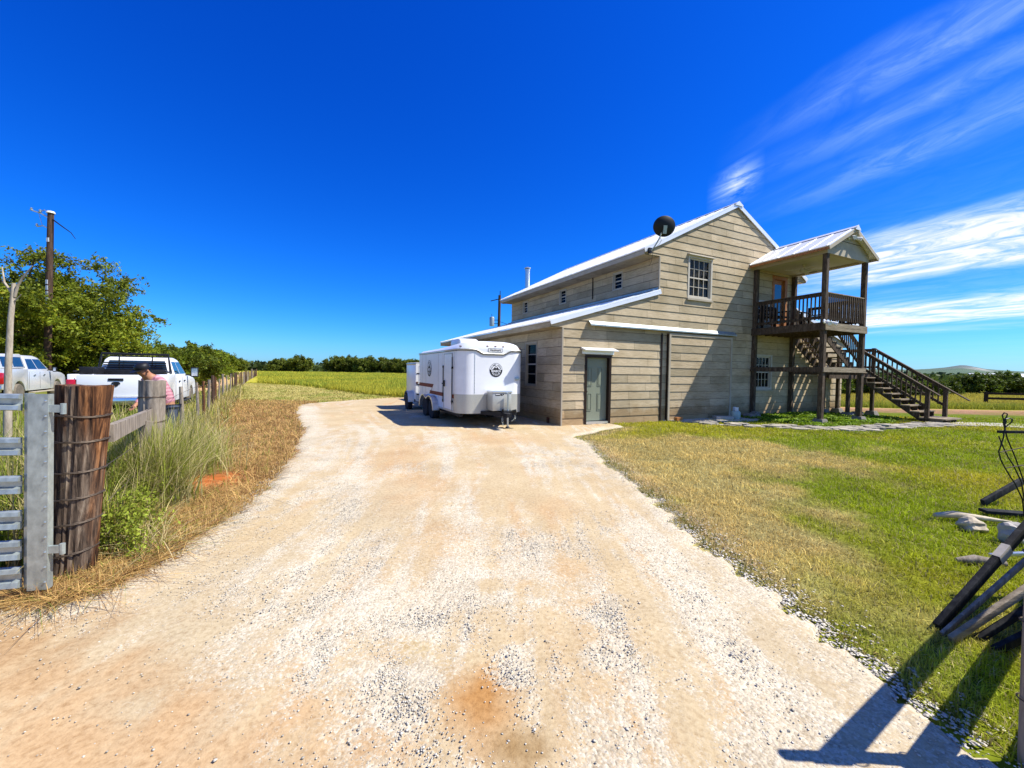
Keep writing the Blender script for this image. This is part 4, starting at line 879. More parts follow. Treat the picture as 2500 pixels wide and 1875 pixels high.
# things by the wall
tk = empty('propane_tank', BW(6.72, -.62), YAW, 'small pale green propane tank standing against the house wall', 'gas tank')
mb = MB(); mb.lathe([(.09, 0), (.10, .02), (.14, .04), (.155, .08), (.155, .26), (.13, .31), (.06, .335), (.02, .34)], (0, 0, 0), 22); mb.build('bottle', M['tank'], tk, smooth=True)
mb = MB()
for a0 in (0, math.pi):
    pts = [(.085 * math.cos(a0 + t), .085 * math.sin(a0 + t)) for t in np.linspace(.35, 2.8, 8)]
    for (x0, y0), (x1, y1) in zip(pts[:-1], pts[1:]): mb.bar((x0, y0, .39), (x1, y1, .39), .006, .12)
mb.build('collar', M['white'], tk); mb = MB(); mb.tube([(0, 0, .33), (0, 0, .39)], .02, 10); mb.tube([(-.03, 0, .40), (.03, 0, .40)], .014, 8); mb.build('valve', M['bronze'], tk)
def rock(name, loc, s, label, mat='greywood', cat='stone', seed=1):
    rs = random.Random(seed); bm = bmesh.new(); bmesh.ops.create_icosphere(bm, subdivisions=3, radius=1)
    for v in bm.verts:
        p = v.co.copy(); k = 1 + .22 * math.sin(p.x * 3.1 + seed) * math.cos(p.y * 2.7 + seed * 2) + .1 * math.sin(p.z * 6 + p.x * 5)
        v.co = Vector((p.x * s[0], p.y * s[1], p.z * s[2])) * k
    me = bpy.data.meshes.new(name); bm.to_mesh(me); bm.free(); me.materials.append(M[mat]); o = bpy.data.objects.new(name, me); link(o); o.location = loc; o.rotation_euler = (0, 0, rs.random() * 3); tag(o, label, cat); return o
rock('rock', BW(7.6, -.55, .07), (.2, .16, .13), 'dark rock against the wall right of the propane tank', 'pier', seed=2)
rock('rock', BW(8.1, -.4, .08), (.22, .18, .15), 'dark rock at the foot of the left balcony wall post', 'pier', seed=5)
tag(MB.build((lambda m: (m.box(-.3, .3, -.14, .14, 0, .1), m)[1])(MB()), 'stone_block', M['concrete'], loc=BW(6.25, -.5, .04)), 'flat pale block lying under the sliding door edge', 'block')
mb = MB(); mb.box(-.13, .13, -.06, .06, 0, .11); o = mb.build('wood_block', M['orangewood'], loc=BW(4.35, -.3, .04)); o.rotation_euler = (0, 0, YAW); tag(o, 'orange wood block at the foot of the sliding door', 'block')

# satellite dish on the eave corner
ds = empty('satellite_dish', BW(3.15, -.16, 5.40), YAW, 'black round satellite dish on a bent arm at the roof corner', 'satellite dish')
mb = MB(); mb.box(-.09, .03, .02, .08, -.05, .12); mb.build('mount', M['black'], ds)
mb = MB(); mb.tube([(-.03, 0, .03), (0, -.10, .12), (.06, -.26, .38), (.07, -.30, .50)], .022, 10); mb.build('arm', M['galv'], ds, smooth=True)
prof = [(.004, .075), (.1, .07), (.2, .055), (.3, .02), (.335, 0), (.33, -.005), (.2, .045), (.1, .06), (.004, .065)]
mb = MB(); mb.lathe(prof, (0, 0, 0), 36, 'Y'); d = mb.build('reflector', M['black'], ds, smooth=True); d.location = (.14, -.34, .70); d.rotation_euler = (R(14), 0, R(-22)); d.scale = (1.05, -1, .92)
mb = MB(); mb.box(-.05, .05, .07, .11, -.24, .02); mb.build('bracket', M['galv'], d)
mb = MB(); mb.tube([(.06, -.26, .38), (.14, -.24, .30), (.12, -.18, .2), (.0, -.06, .05), (.02, .04, -.3), (-.0, .1, -.42)], .006, 6); mb.build('cable', M['black'], ds)

# ------------------------------------------------------------------ enclosed cargo trailer
def text_mesh(s, size, loc, rot, parent, name, mat, ext=.0015, bold=0.0, sx=1.0):
    cu = bpy.data.curves.new('txt', 'FONT'); cu.body = s; cu.size = size; cu.align_x = 'CENTER'; cu.align_y = 'CENTER'; cu.extrude = ext; cu.offset = bold
    o = bpy.data.objects.new('txt', cu); COL.objects.link(o); dg = bpy.context.evaluated_depsgraph_get(); me = bpy.data.meshes.new_from_object(o.evaluated_get(dg)); bpy.data.objects.remove(o)
    me.materials.clear(); me.materials.append(M[mat]); ob = bpy.data.objects.new(name, me); link(ob, parent); ob.location = loc; ob.rotation_euler = rot; ob.scale = (sx, 1, 1); return ob
def merge(objs, name, parent):
    """join a list of meshes (positions baked in the parent's frame) into one mesh object"""
    mb = MB(); mats = []
    for o in objs:
        m4 = Matrix.LocRotScale(o.location, o.rotation_euler, o.scale)
        for m_ in o.data.materials:
            if m_ not in mats: mats.append(m_)
        b = len(mb.v); mb.v += [tuple(m4 @ v.co) for v in o.data.vertices]
        for p in o.data.polygons: mb.f.append([b + i for i in p.vertices]); mb.m.append(mats.index(o.data.materials[p.material_index])); mb.c.append(None)
    for o in objs: bpy.data.objects.remove(o)
    return mb.build(name, mats, parent)
def emblem(parent, r, loc, rot):
    """round search and rescue badge; drawn in its own x-y plane, facing +z"""
    e = bpy.data.objects.new('emblem_base', None); L = []
    def disc(r0, r1, z, mat, a0=0, a1=2 * math.pi, n=48):
        mb = MB(); vs = []
        for i in range(n + 1): a = a0 + (a1 - a0) * i / n; vs += [(r0 * math.cos(a), r0 * math.sin(a), z), (r1 * math.cos(a), r1 * math.sin(a), z)]
        mb.add(vs, [(2 * i, 2 * i + 1, 2 * i + 3, 2 * i + 2) for i in range(n)]); return mb.build('p', M[mat])
    L.append(disc(0.001, r, .001, 'black')); L.append(disc(0.001, r * .95, .002, 'trailerwhite', R(5), R(175)))
    mb = MB(); q = [(-.72, .02), (-.45, .16), (-.3, .30), (-.18, .46), (-.1, .55), (.1, .55), (.18, .46), (.3, .30), (.45, .16), (.72, .02), (.95, .0), (.95, -.1), (-.95, -.1), (-.95, .0)]
    mb.add([(a * r, b * r, .003) for a, b in q], [tuple(range(len(q)))]); L.append(mb.build('p', M['black']))
    mb = MB(); mb.add([(.11 * r * math.cos(a * .5236), .38 * r + .11 * r * math.sin(a * .5236), .004) for a in range(12)], [tuple(range(12))]); L.append(mb.build('p', M['trailerwhite']))
    for s, rad, c, cw, mat, sz in (('ALAMO AREA', .74, 90, -1, 'black', .30), ('RESCUE', .70, -90, 1, 'trailerwhite', .36)):
        stp = 15.5 if cw < 0 else 19
        for i, ch in enumerate(s):
            if ch == ' ': continue
            a = R(c + cw * (i - (len(s) - 1) / 2) * stp)
            L.append(text_mesh(ch, sz * r, (rad * r * math.cos(a), rad * r * math.sin(a), .004), (0, 0, a - math.pi / 2 if cw < 0 else a + math.pi / 2), None, 'p', mat, .0005, .006 * r))
    L.append(text_mesh('SEARCH', .44 * r, (0, -.15 * r, .004), (0, 0, 0), None, 'p', 'trailerwhite', .0005, .014 * r, .92))
    L.append(text_mesh('AND', .13 * r, (0, -.42 * r, .004), (0, 0, 0), None, 'p', 'trailerwhite', .0005, 0))
    o = merge(L, 'emblem', parent); o.location = loc; o.rotation_euler = rot; return o
RA, RB = math.pi / 2, -math.pi / 2
def wheel(parent, loc, r, w, name='wheel', rim='chrome', tyre='rubber', axis='X', spokes=5):
    """tyre mesh with rim as its child; axis along x or y"""
    mb = MB(); mb.lathe([(r * .62, -w / 2), (r * .93, -w / 2), (r, -w * .35), (r, w * .35), (r * .93, w / 2), (r * .62, w / 2)], (0, 0, 0), 30, axis); t = mb.build(name, M[tyre], parent, smooth=True); t.location = loc
    mb = MB(); mb.lathe([(r * .63, -w * .47), (r * .60, -w * .3), (r * .18, -w * .33), (r * .14, -w * .45), (r * .02, -w * .46), (r * .02, w * .46), (r * .14, w * .45), (r * .18, w * .33), (r * .60, w * .3), (r * .63, w * .47)], (0, 0, 0), 24, axis)
    rm = mb.build('rim', M[rim], t, smooth=True)
    mb = MB()
    for sg in (-1, 1):
        for i in range(spokes):
            a = i * 2 * math.pi / spokes; rr = r * .42; c, s = rr * math.cos(a), rr * math.sin(a); p = (sg * w * .32, c, s) if axis == 'X' else (c, sg * w * .32, s)
            q = (sg * w * .34, c * 1.0, s * 1.0) if axis == 'X' else (c, sg * w * .34, s); mb.tube([p, q], r * .1, 8)
    mb.build('vent_hole', M['black'], t)
    return t
tr = empty('cargo_trailer', BW(-2.9, .55), YAW, 'large white enclosed trailer with rescue emblem parked beside the house', 'trailer')
TWd, TL = 1.98, 4.60
def plan(r=.36, x0=0, x1=TWd, y0=0, y1=TL, n=8):
    q = [(x0, y1), (x0, y0 + r)]
    q += [(x0 + r - r * math.cos(t), y0 + r - r * math.sin(t)) for t in np.linspace(0, math.pi / 2, n)[1:]]
    q += [(x1 - r + r * math.sin(t), y0 + r - r * math.cos(t)) for t in np.linspace(0, math.pi / 2, n)[:-1]]
    q += [(x1, y0 + r), (x1, y1)]; return q
mb = MB(); mb.prism(plan(), .92, 2.14, 'Z'); body = mb.build('body', M['trailerwhite'], tr, smooth=True)
mb = MB(); q = plan(.364, -.004, TWd + .004, -.004, .55); mb.prism(q, .40, .925, 'Z'); mb.build('stone_guard', M['alum'], tr, smooth=True)
mb = MB(); mb.prism([(0, TL), (0, .555), (TWd, .555), (TWd, TL)], .42, .918, 'Z'); mb.build('lower_body', M['trailerwhite'], tr)
# rounded roof with the swooping nose band
def roofz(x): t = (x / TWd - .5) * 2; return 2.14 + .10 * (1 - abs(t) ** 2.6)
mb = MB(); ny_ = 10; nx_ = 14; rows = []
ys = [-.012, -.010, .02, .08, .18, .34, .6, 1.0, 1.6, 2.6, TL]; hs = [0, .50, .74, .88, .96, 1, 1, .9, .68, .56, .5]
vs = []; 
for y, h in zip(ys, hs):
    ins = 0 if y >= .36 else .36 - math.sqrt(max(0, .36 ** 2 - (.36 - max(y, 0)) ** 2))
    for i in range(nx_ + 1):
        t = i / nx_; x = ins + (TWd - 2 * ins) * t; e = 1 - abs(2 * t - 1) ** 4
        vs.append((x, y, 2.15 + .09 * min(1, e * 5) * min(1, h * 1.4) + .17 * h * e))
fs = [(a * (nx_ + 1) + i, a * (nx_ + 1) + i + 1, (a + 1) * (nx_ + 1) + i + 1, (a + 1) * (nx_ + 1) + i) for a in range(len(ys) - 1) for i in range(nx_)]
mb.add(vs, fs); mb.build('roof', M['trailerwhite'], tr, smooth=True)
mb = MB(); q = plan(.374, -.018, TWd + .018, -.018, TL + .01); 
pts = []
for (x, y) in q:
    t = abs(x - TWd / 2) / (TWd / 2); dz = 0
    pts.append((x, y, 2.135 + dz))
xs = np.linspace(.38, TWd - .38, 17); fr_ = [(x, -.02, 2.135 - .105 * (1 - sst(.30, .56, np.array(abs(x - TWd / 2) / (TWd / 2))).item())) for x in xs]
pl = [p for p in pts if p[0] < .42 or p[1] > .5]; left = [p for p in pts if p[0] <= .375]; right = [p for p in pts if p[0] >= TWd - .375]
left = sorted([p for p in left], key=lambda p: (-p[1], p[0])); right = sorted([p for p in right], key=lambda p: (p[1], p[0]))
path = left + fr_ + right
mb.tube([(a, b, c + .025) for a, b, c in path], .017, 6); mb.build('roof_rail', M['alum'], tr)
mb = MB(); mb.tube([(a, b, c - .012) for a, b, c in path], .008, 6); mb.build('rail_gasket', M['black'], tr)
# nose panel under the raised cap (white face between band and roof)
mb = MB(); top = [(x, -.012, 2.175 + .0 * x) for x in xs]; low = [(a, -.012, c + .02) for a, b, c in fr_]
mb.add(top + low, [(i, i + 1, i + 1 + len(xs), i + len(xs)) for i in range(len(xs) - 1)]); mb.build('nose_panel', M['trailerwhite'], tr)
mb = MB(); mb.box(.43, .445, -.006, .0, .95, 2.08); mb.build('panel_seam', M['aluminium'], tr)
for i in range(14): pass
mb = MB(); [mb.box(.431, .444, -.010, -.006, .98 + i * .083, .992 + i * .083) for i in range(14)]; mb.build('rivets', M['galv'], tr)
pl_ = MB(); pl_.box(.83, 1.25, -.022, -.014, 2.10, 2.20); np_ = pl_.build('name_plate', M['white'], tr); text_mesh('Haulmark', .085, (1.04, -.0235, 2.15), (RA, 0, 0), np_, 'lettering', 'black', .0008, .0012)
mb = MB(); [mb.bar(a, b, .004, .006) for a, b in (((.83, -.0235, 2.20), (1.25, -.0235, 2.20)), ((.83, -.0235, 2.10), (1.25, -.0235, 2.10)), ((.83, -.0235, 2.10), (.83, -.0235, 2.20)), ((1.25, -.0235, 2.10), (1.25, -.0235, 2.20)))]; mb.build('plate_border', M['black'], np_)
for x in (.80, 1.04, 1.28): mb = MB(); mb.lathe([(.035, 0), (.032, .012), (.015, .02), (.002, .021)], (0, 0, 0), 12, 'Y'); o = mb.build('marker_light', M['lens'], tr, smooth=True); o.location = (x, -.006, 2.26); o.scale = (1, -.7, .5)
mb = MB(); mb.box(.05, .12, .17, .21, 2.225, 2.255); mb.build('marker_light', M['redrust'], tr, bevel=.012)
mb = MB(); mb.box(1.86, 1.93, .17, .21, 2.225, 2.255); mb.build('marker_light', M['redrust'], tr, bevel=.012)
emblem(tr, .195, (1.07, -.004, 1.60), (RA, 0, 0)); emblem(tr, .27, (-.006, 3.15, 1.63), (RA, 0, RB))
mb = MB(); mb.box(1.66, 1.80, -.02, .0, 1.32, 1.40); mb.build('vent_cover', M['galv'], tr, bevel=.006)
mb = MB(); mb.prism([(-.0, .05), (.0, .05)], 0, 0) if False else None
# stripes on the left side
mb = MB(); q = [(4.58, 1.12), (2.62, 1.12), (2.75, 1.00), (4.58, 1.00)]; mb.prism(q, -.008, .0, 'X'); mb.prism([(2.62, 1.12), (2.60, 1.12), (3.0, .80), (3.02, .80)], -.007, 0, 'X')
mb.prism([(3.02, .90), (0.0 + .44, .90), (.44, .79), (3.1, .79)], -.0075, 0, 'X'); mb.build('side_stripe', M['orange'], tr)
mb = MB(); [mb.box(-.004, .0, y - .005, y + .005, .46, 2.10) for y in (.45, 1.62, 2.05, 3.62, 4.1)]; mb.build('panel_seam', M['alum'], tr)
mb = MB(); [mb.lathe([(.006, 0), (.001, .003)], (-.004, y, z), 6, 'X') for y in (.45, 1.62, 2.05, 3.62, 4.1) for z in np.arange(.5, 2.1, .08)]; mb.build('rivets', M['galv'], tr)
mb = MB(); mb.box(-.012, .0, .42, 4.6, .40, .45); mb.build('bottom_rail', M['alum'], tr)
# side door with hinge and lock bars
mb = MB(); mb.box(-.014, -.002, .62, 1.38, .46, 2.04); sdr = mb.build('side_door', M['trailerwhite'], tr)
mb = MB(); [mb.box(*b) for b in ((-.022, -.012, .60, .625, .44, 2.06), (-.022, -.012, 1.375, 1.40, .44, 2.06), (-.022, -.012, .6, 1.4, 2.04, 2.06), (-.022, -.012, .6, 1.4, .44, .46))]; mb.build('door_edge', M['alum'], sdr)
mb = MB(); mb.tube([(-.03, .56, .62), (-.03, .56, 1.95)], .013, 8); mb.tube([(-.03, 1.43, .62), (-.03, 1.43, 1.72)], .013, 8); [mb.box(-.045, 0, y - .03, y + .03, z - .03, z + .03) for y, z in ((.56, .70), (.56, 1.65), (1.43, .68), (1.43, 1.68))]; mb.build('hinge_bar', M['black'], sdr)
mb = MB(); mb.box(-.06, -.01, 1.30, 1.46, 1.16, 1.20); mb.box(-.07, -.03, 1.26, 1.33, 1.10, 1.28); mb.build('handle', M['black'], sdr)
# wheels and fenders
WY = (2.45, 3.27)
for y in WY: wheel(tr, (-.02, y, .335), .335, .20, axis='X', rim='white'); wheel(tr, (TWd - .05, y, .335), .335, .20, axis='X', rim='white')
mb = MB(); mid = sum(WY) / 2; q = []
def fend(y): return .72 - .10 * math.exp(-((y - mid) / .13) ** 2)
outer = [(WY[0] - .52, .34)] + [(WY[0] + .50 * -math.cos(t), .36 + .40 * math.sin(t)) for t in np.linspace(.15, 1.75, 9)] + [(mid, .66)] + [(WY[1] + .50 * -math.cos(t), .36 + .40 * math.sin(t)) for t in np.linspace(1.4, 3.0, 9)] + [(WY[1] + .52, .34)]
inner = [(a + (mid - a) * .06, b - .03) for a, b in outer]
n_ = len(outer); vs = [(-.20, a, b) for a, b in outer] + [(.01, a, b) for a, b in outer] + [(-.20, a, b) for a, b in inner] + [(.01, a, b) for a, b in inner]
fs = []
for i in range(n_ - 1): fs += [(i, i + 1, n_ + i + 1, n_ + i), (2 * n_ + i, 3 * n_ + i, 3 * n_ + i + 1, 2 * n_ + i + 1), (i, 2 * n_ + i, 2 * n_ + i + 1, i + 1)]
mb.add(vs, fs); 
mb.build('fender', M['aluminium'], tr, smooth=True)
mb = MB(); mb.box(.01, .05, WY[0] - .5, WY[1] + .5, .42, .60); mb.build('wheel_well', M['black'], tr)
# chassis, tongue, jack, tool box
mb = MB(); mb.box(.1, .18, .2, TL - .05, .30, .415); mb.box(TWd - .18, TWd - .1, .2, TL - .05, .30, .415); mb.bar((.35, .5, .42), (1.03, -.62, .42), .06, .10); mb.bar((1.75, .5, .42), (1.07, -.62, .42), .06, .10); mb.box(.98, 1.12, -.95, -.5, .37, .47); mb.bar((.3, .05, .42), (1.2, -.02, .42), .05, .1); mb.build('chassis', M['black'], tr)
mb = MB(); mb.tube([(1.22, -.50, .02), (1.22, -.50, .98)], .028, 12); jk = mb.build('jack', M['galvdark'], tr, smooth=True)
mb = MB(); mb.box(1.06, 1.38, -.58, -.42, 0.012, .03); mb.lathe([(.07, .03), (.05, .06), (.03, .08)], (1.22, -.5, 0), 12); mb.build('jack_foot', M['black'], jk)
mb = MB(); mb.tube([(1.22, -.5, .98), (1.22, -.5, 1.0), (1.14, -.53, 1.0)], .01, 8); mb.build('crank_handle', M['galvdark'], jk)
mb = MB(); mb.box(1.02, 1.42, -.62, -.40, .40, .50); mb.tube([(1.30, -.62, .5), (1.40, -.66, .52)], .035, 8); mb.tube([(1.02, -.62, .5), (1.0, -.64, .56)], .03, 8); mb.build('coupler', M['black'], tr)
def chain(pts, r, name, parent, mat='galv'):
    mb = MB(); pts = [Vector(p) for p in pts]
    for i, (a, b) in enumerate(zip(pts[:-1], pts[1:])):
        d = (b - a); n = max(2, int(d.length / (r * 4)))
        for j in range(n):
            c = a + d * ((j + .5) / n); u = d.normalized(); s = Vector((1, 0, 0)) if (i + j) % 2 else Vector((0, 1, 0)); s = (s - u * s.dot(u)).normalized()
            ring = [c + u * (r * 2.2 * math.cos(t)) + s * (r * 1.5 * math.sin(t)) for t in np.linspace(0, 2 * math.pi, 9)]
            mb.tube(ring, r * .5, 5, cap=False)
    return mb.build(name, M[mat], parent)
chain([(1.02, -.60, .42), (1.0, -.62, .26), (1.03, -.62, .12)], .014, 'safety_chain', tr); chain([(1.38, -.58, .42), (1.40, -.6, .3), (1.30, -.55, .22)], .014, 'safety_chain', tr)
mb = MB(); mb.box(.80, 1.36, -.42, -.03, .50, .98); tb = mb.build('tool_box', M['alum'], tr, bevel=.008)
mb = MB(); mb.box(.785, 1.375, -.435, -.02, .98, 1.035); mb.build('lid', M['aluminium'], tb, bevel=.008)
mb = MB(); mb.box(.88, 1.02, -.4225, -.4205, .905, .955); mb.prism([(1.03, .958), (1.15, .958), (1.12, .925), (1.07, .905), (1.03, .915)], -.4225, -.4205, 'Y'); dc_ = mb.build('decal', M['black'], tb)
mb = MB(); mb.box(.89, 1.015, -.4245, -.423, .932, .950); mb.lathe([(.010, -.4245), (.001, -.425)], (1.08, 0, .94), 10, 'Y'); mb.build('decal_marking', M['white'], dc_)
# rooftop air unit
mb = MB(); ac = mb.prism([(1.05, 2.30), (1.15, 2.50), (1.28, 2.54), (1.95, 2.54), (2.05, 2.46), (2.05, 2.30)], .38, .98, 'X'); mb.build('rooftop_air_unit', M['trailerwhite'], tr, bevel=.05)
# second trailer further back
t2 = empty('cargo_trailer', BW(-2.9, 5.75), YAW, 'smaller white enclosed trailer half hidden behind the large white one', 'trailer')
mb = MB(); mb.box(0, 1.6, .0, 1.75, .42, 1.80); mb.build('body', M['trailerwhite'], t2, bevel=.06)
mb = MB(); mb.box(-.01, 1.61, -.01, 1.76, 1.74, 1.86); mb.build('roof', M['alum'], t2, bevel=.05)
mb = MB(); mb.box(0, .10, -.02, .0, .36, 1.80); mb.box(1.5, 1.6, -.02, 0, .36, 1.8); mb.box(.10, 1.5, -.02, 0, 1.72, 1.80); mb.box(.1, 1.5, -.02, 0, .36, .44); mb.build('door_frame', M['white'], t2)
mb = MB(); mb.box(.12, .79, -.018, -.004, .46, 1.70); mb.build('rear_door', M['trailerwhite'], t2); mb = MB(); mb.box(.81, 1.48, -.018, -.004, .46, 1.70); mb.build('rear_door', M['trailerwhite'], t2)
mb = MB(); [mb.box(.03, .24, -.035, -.02, z, z + .035) for z in (.62, 1.0, 1.42)]; mb.build('hinge', M['black'], t2)
mb = MB(); mb.lathe([(.045, 0), (.04, .012), (.015, .02), (.002, .021)], (0, 0, 0), 14, 'Y'); o = mb.build('tail_light', M['redrust'], t2, smooth=True); o.location = (.05, -.02, 1.08); o.scale = (1, -1, 1)
wheel(t2, (-.13, .62, .33), .33, .19, rim='white'); wheel(t2, (1.7, .62, .33), .33, .19, rim='white')
mb = MB(); q = [(.62 - .42 * math.cos(t), .33 + .42 * math.sin(t)) for t in np.linspace(0, math.pi, 13)]; n_ = len(q)
vs = [(-.24, a, b) for a, b in q] + [(.0, a, b) for a, b in q]; mb.add(vs, [(i, i + 1, n_ + i + 1, n_ + i) for i in range(n_ - 1)]); mb.build('fender', M['aluminium'], t2, smooth=True)
mb = MB(); mb.box(.1, 1.5, .1, 1.7, .32, .42); mb.bar((.8, 1.7, .4), (.8, 2.7, .4), .08, .08); mb.box(-.1, 1.7, .59, .65, .30, .36); mb.build('chassis', M['black'], t2)
# ------------------------------------------------------------------ pickups
def pickup(loc, rz, paint, label, shell=False, rack=False):
    t = empty('pickup_truck', loc, rz, label, 'pickup truck'); PM = M[paint]
    def arch(cx, r, zb, n=9): return [(cx + r * math.cos(a), max(zb, .42 + r * math.sin(a))) for a in np.linspace(0.08, math.pi - .08, n)]
    mb = MB(); q = [(2.0, .50), (2.0, 1.30), (4.10, 1.27), (4.45, 1.28), (5.30, 1.20), (5.66, 1.10), (5.80, .95), (5.82, .55), (5.38, .50)] + arch(4.88, .49, .5) + [(4.36, .50)]
    mb.prism(q, -.985, .985, 'Y'); mb.build('body', PM, t, bevel=.05)
    mb = MB(); q = [(.02, .62), (.02, 1.38), (1.99, 1.37), (1.99, .50), (1.78, .50)] + arch(1.25, .49, .5) + [(.72, .58)]
    mb.prism(q, -.99, -.84, 'Y'); mb.prism(q, .84, .99, 'Y'); mb.box(.04, 1.98, -.84, .84, .80, .84); mb.box(1.93, 1.99, -.84, .84, .84, 1.36); mb.build('cargo_bed', PM, t, bevel=.03)
    mb = MB(); mb.box(-.03, .03, -.80, .80, .74, 1.37); tg = mb.build('tailgate', PM, t, bevel=.025)
    mb = MB(); mb.box(-.045, -.03, -.16, .16, 1.20, 1.27); mb.build('handle', M['black'], tg, bevel=.006)
    mb = MB(); q = [(0, -.07), (.05, -.03), (.055, .02), (.085, .0), (.09, .05), (.05, .07), (-.05, .07), (-.09, .05), (-.085, .0), (-.055, .02), (-.05, -.03)]; mb.prism([(a, b + 1.10) for a, b in q], -.042, -.03, 'X'); mb.build('badge', M['chrome' if shell else 'black'], tg)
    mb = MB(); mb.box(-.038, -.03, .52, .76, .84, .88); mb.build('lettering_plate', M['black'], tg)
    mb = MB(); mb.box(-.16, -.02, -.97, .97, .52, .74); mb.build('rear_bumper', M['chrome'], t, bevel=.03)
    mb = MB(); mb.box(5.74, 5.92, -.97, .97, .45, .78); mb.build('front_bumper', M['chrome'], t, bevel=.05)
    for s in (-1, 1):
        mb = MB(); y = sorted((s * .82, s * 1.0)); mb.box(-.035, .12, y[0], y[1], .82, 1.24); mb.build('tail_light', M['red'], t, bevel=.03)
        mb = MB(); y = sorted((s * .62, s * .96)); mb.box(5.70, 5.84, y[0], y[1], .92, 1.08); mb.build('headlight', M['white'], t, bevel=.03)
    # cab glasshouse: lofted rings
    rings = [(2.0, 4.30, .955, 1.26), (2.04, 4.12, .94, 1.34), (2.16, 3.50, .80, 1.84), (2.30, 3.28, .70, 1.93)]
    mb = MB(); vs = []
    for x0, x1, y, z in rings: vs += [(x0, -y, z), (x1, -y, z), (x1, y, z), (x0, y, z)]
    fs = [(i * 4 + j, i * 4 + (j + 1) % 4, (i + 1) * 4 + (j + 1) % 4, (i + 1) * 4 + j) for i in range(3) for j in range(4)] + [(12, 13, 14, 15), (3, 2, 1, 0)]
    mb.add(vs, fs); cab = mb.build('cab', PM, t, bevel=.045)
    (a0, a1, ya, za), (b0, b1, yb, zb) = rings[1], rings[2]
    def side(s, t0, t1, v0=.06, v1=.88):
        f = lambda t_, v: (a0 + (a1 - a0) * t_ + ((b0 + (b1 - b0) * t_) - (a0 + (a1 - a0) * t_)) * v, s * (ya + (yb - ya) * v + .004), za + (zb - za) * v)
        return [f(t0, v0), f(t1, v0), f(t1, v1), f(t0, v1)]
    for s in (-1, 1):
        for t0, t1 in ((.06, .45), (.49, .93)):
            mb = MB(); q = side(s, t0, t1); mb.add(q + [(x, y - s * .01, z) for x, y, z in q], [(0, 1, 2, 3), (7, 6, 5, 4), (0, 4, 5, 1), (1, 5, 6, 2), (2, 6, 7, 3), (3, 7, 4, 0)]); mb.build('side_window', M['darkglass'], cab)
        for t0 in (2.45, 3.35):
            mb = MB(); y = sorted((s * .985, s * 1.015)); mb.box(t0, t0 + .16, y[0], y[1], 1.10, 1.14); mb.build('door_handle', M['chrome' if paint == 'silver' else 'black'], t)
        mb = MB(); y = sorted((s * .986, s * .990))
        for xx in (2.08, 3.06, 4.12): mb.box(xx, xx + .008, y[0], y[1], .56, 1.26)
        mb.build('door_seam', M['black'], t)
        mb = MB(); y = sorted((s * 1.10, s * (1.34 if rack else 1.24))); mb.box(3.92, 4.0, y[0], y[1], 1.24, 1.60 if rack else 1.46); mr = mb.build('mirror', M['black'], t, bevel=.03)
        mb = MB(); mb.box(3.912, 3.918, y[0] + .03, y[1] - .03, 1.28, (1.56 if rack else 1.43)); mb.build('mirror_glass', M['chrome'], mr); mb = MB(); y2 = sorted((s * .93, s * 1.12)); mb.box(3.94, 3.98, y2[0], y2[1], 1.30, 1.34); mb.build('mirror_arm', M['black'], mr)
    mb = MB(); mb.add([(2.035, -.78, 1.40), (2.035, .78, 1.40), (2.135, .68, 1.80), (2.135, -.68, 1.80)], [(0, 1, 2, 3)]); mb.build('rear_window', M['darkglass'], cab)
    mb = MB(); mb.add([(4.10, -.86, 1.36), (4.10, .86, 1.36), (3.53, .74, 1.82), (3.53, -.74, 1.82)], [(0, 1, 2, 3)]); mb.build('windscreen', M['darkglass'], cab)
    for x in (1.25, 4.88):
        for s in (-1, 1): wheel(t, (x, s * .87, .40), .40, .25, axis='Y', rim='galv', tyre='dustyrubber', spokes=8)
    mb = MB(); mb.box(.3, 5.4, -.7, .7, .36, .56); mb.build('chassis', M['black'], t)
    mb = MB(); [mb.box(2.1, 4.2, s * 1.02 - .07, s * 1.02 + .07, .40, .44) for s in (-1, 1)]; mb.build('side_step', M['trim' if shell else 'black'], t)
    if shell:
        mb = MB(); vs = [(.03, -.93, 1.385), (2.02, -.93, 1.385), (2.02, .93, 1.385), (.03, .93, 1.385), (.16, -.78, 1.94), (2.02, -.78, 1.97), (2.02, .78, 1.97), (.16, .78, 1.94)]
        mb.add(vs, [(3, 2, 1, 0), (4, 5, 6, 7), (0, 1, 5, 4), (1, 2, 6, 5), (2, 3, 7, 6), (3, 0, 4, 7)]); cs = mb.build('camper_shell', PM, t, bevel=.05)
        for s in (-1, 1):
            for x0, x1 in ((.22, .98), (1.06, 1.84)):
                mb = MB(); q = [(x0, s * .915, 1.46), (x1, s * .915, 1.46), (x1, s * .822, 1.84), (x0 + .05, s * .822, 1.84)]; mb.add(q, [(0, 1, 2, 3)]); mb.build('side_window', M['darkglass'], cs)
        mb = MB(); mb.add([(.045, -.76, 1.46), (.045, .76, 1.46), (.135, .66, 1.86), (.135, -.66, 1.86)], [(0, 1, 2, 3)]); mb.build('rear_window', M['darkglass'], cs)
    if rack:
        mb = MB(); mb.tube([(1.86, -.88, 1.38), (1.93, -.80, 2.0), (1.93, .80, 2.0), (1.86, .88, 1.38)], .04, 8); mb.tube([(1.93, -.78, 1.92), (1.93, .78, 1.92)], .02, 6)
        for z in (1.44, 1.51, 1.58, 1.65, 1.72): mb.bar((1.88, -.76, z), (1.88, .76, z), .05, .012, (.5, 0, .8))
        for s in (-.4, .4): mb.tube([(1.87, s, 1.38), (1.93, s, 1.95)], .018, 6)
        mb.tube([(1.80, .90, 1.42), (.2, .90, 1.46)], .03, 6); mb.tube([(1.80, -.90, 1.42), (.9, -.90, 1.46)], .03, 6)
        mb.build('headache_rack', M['black'], t)
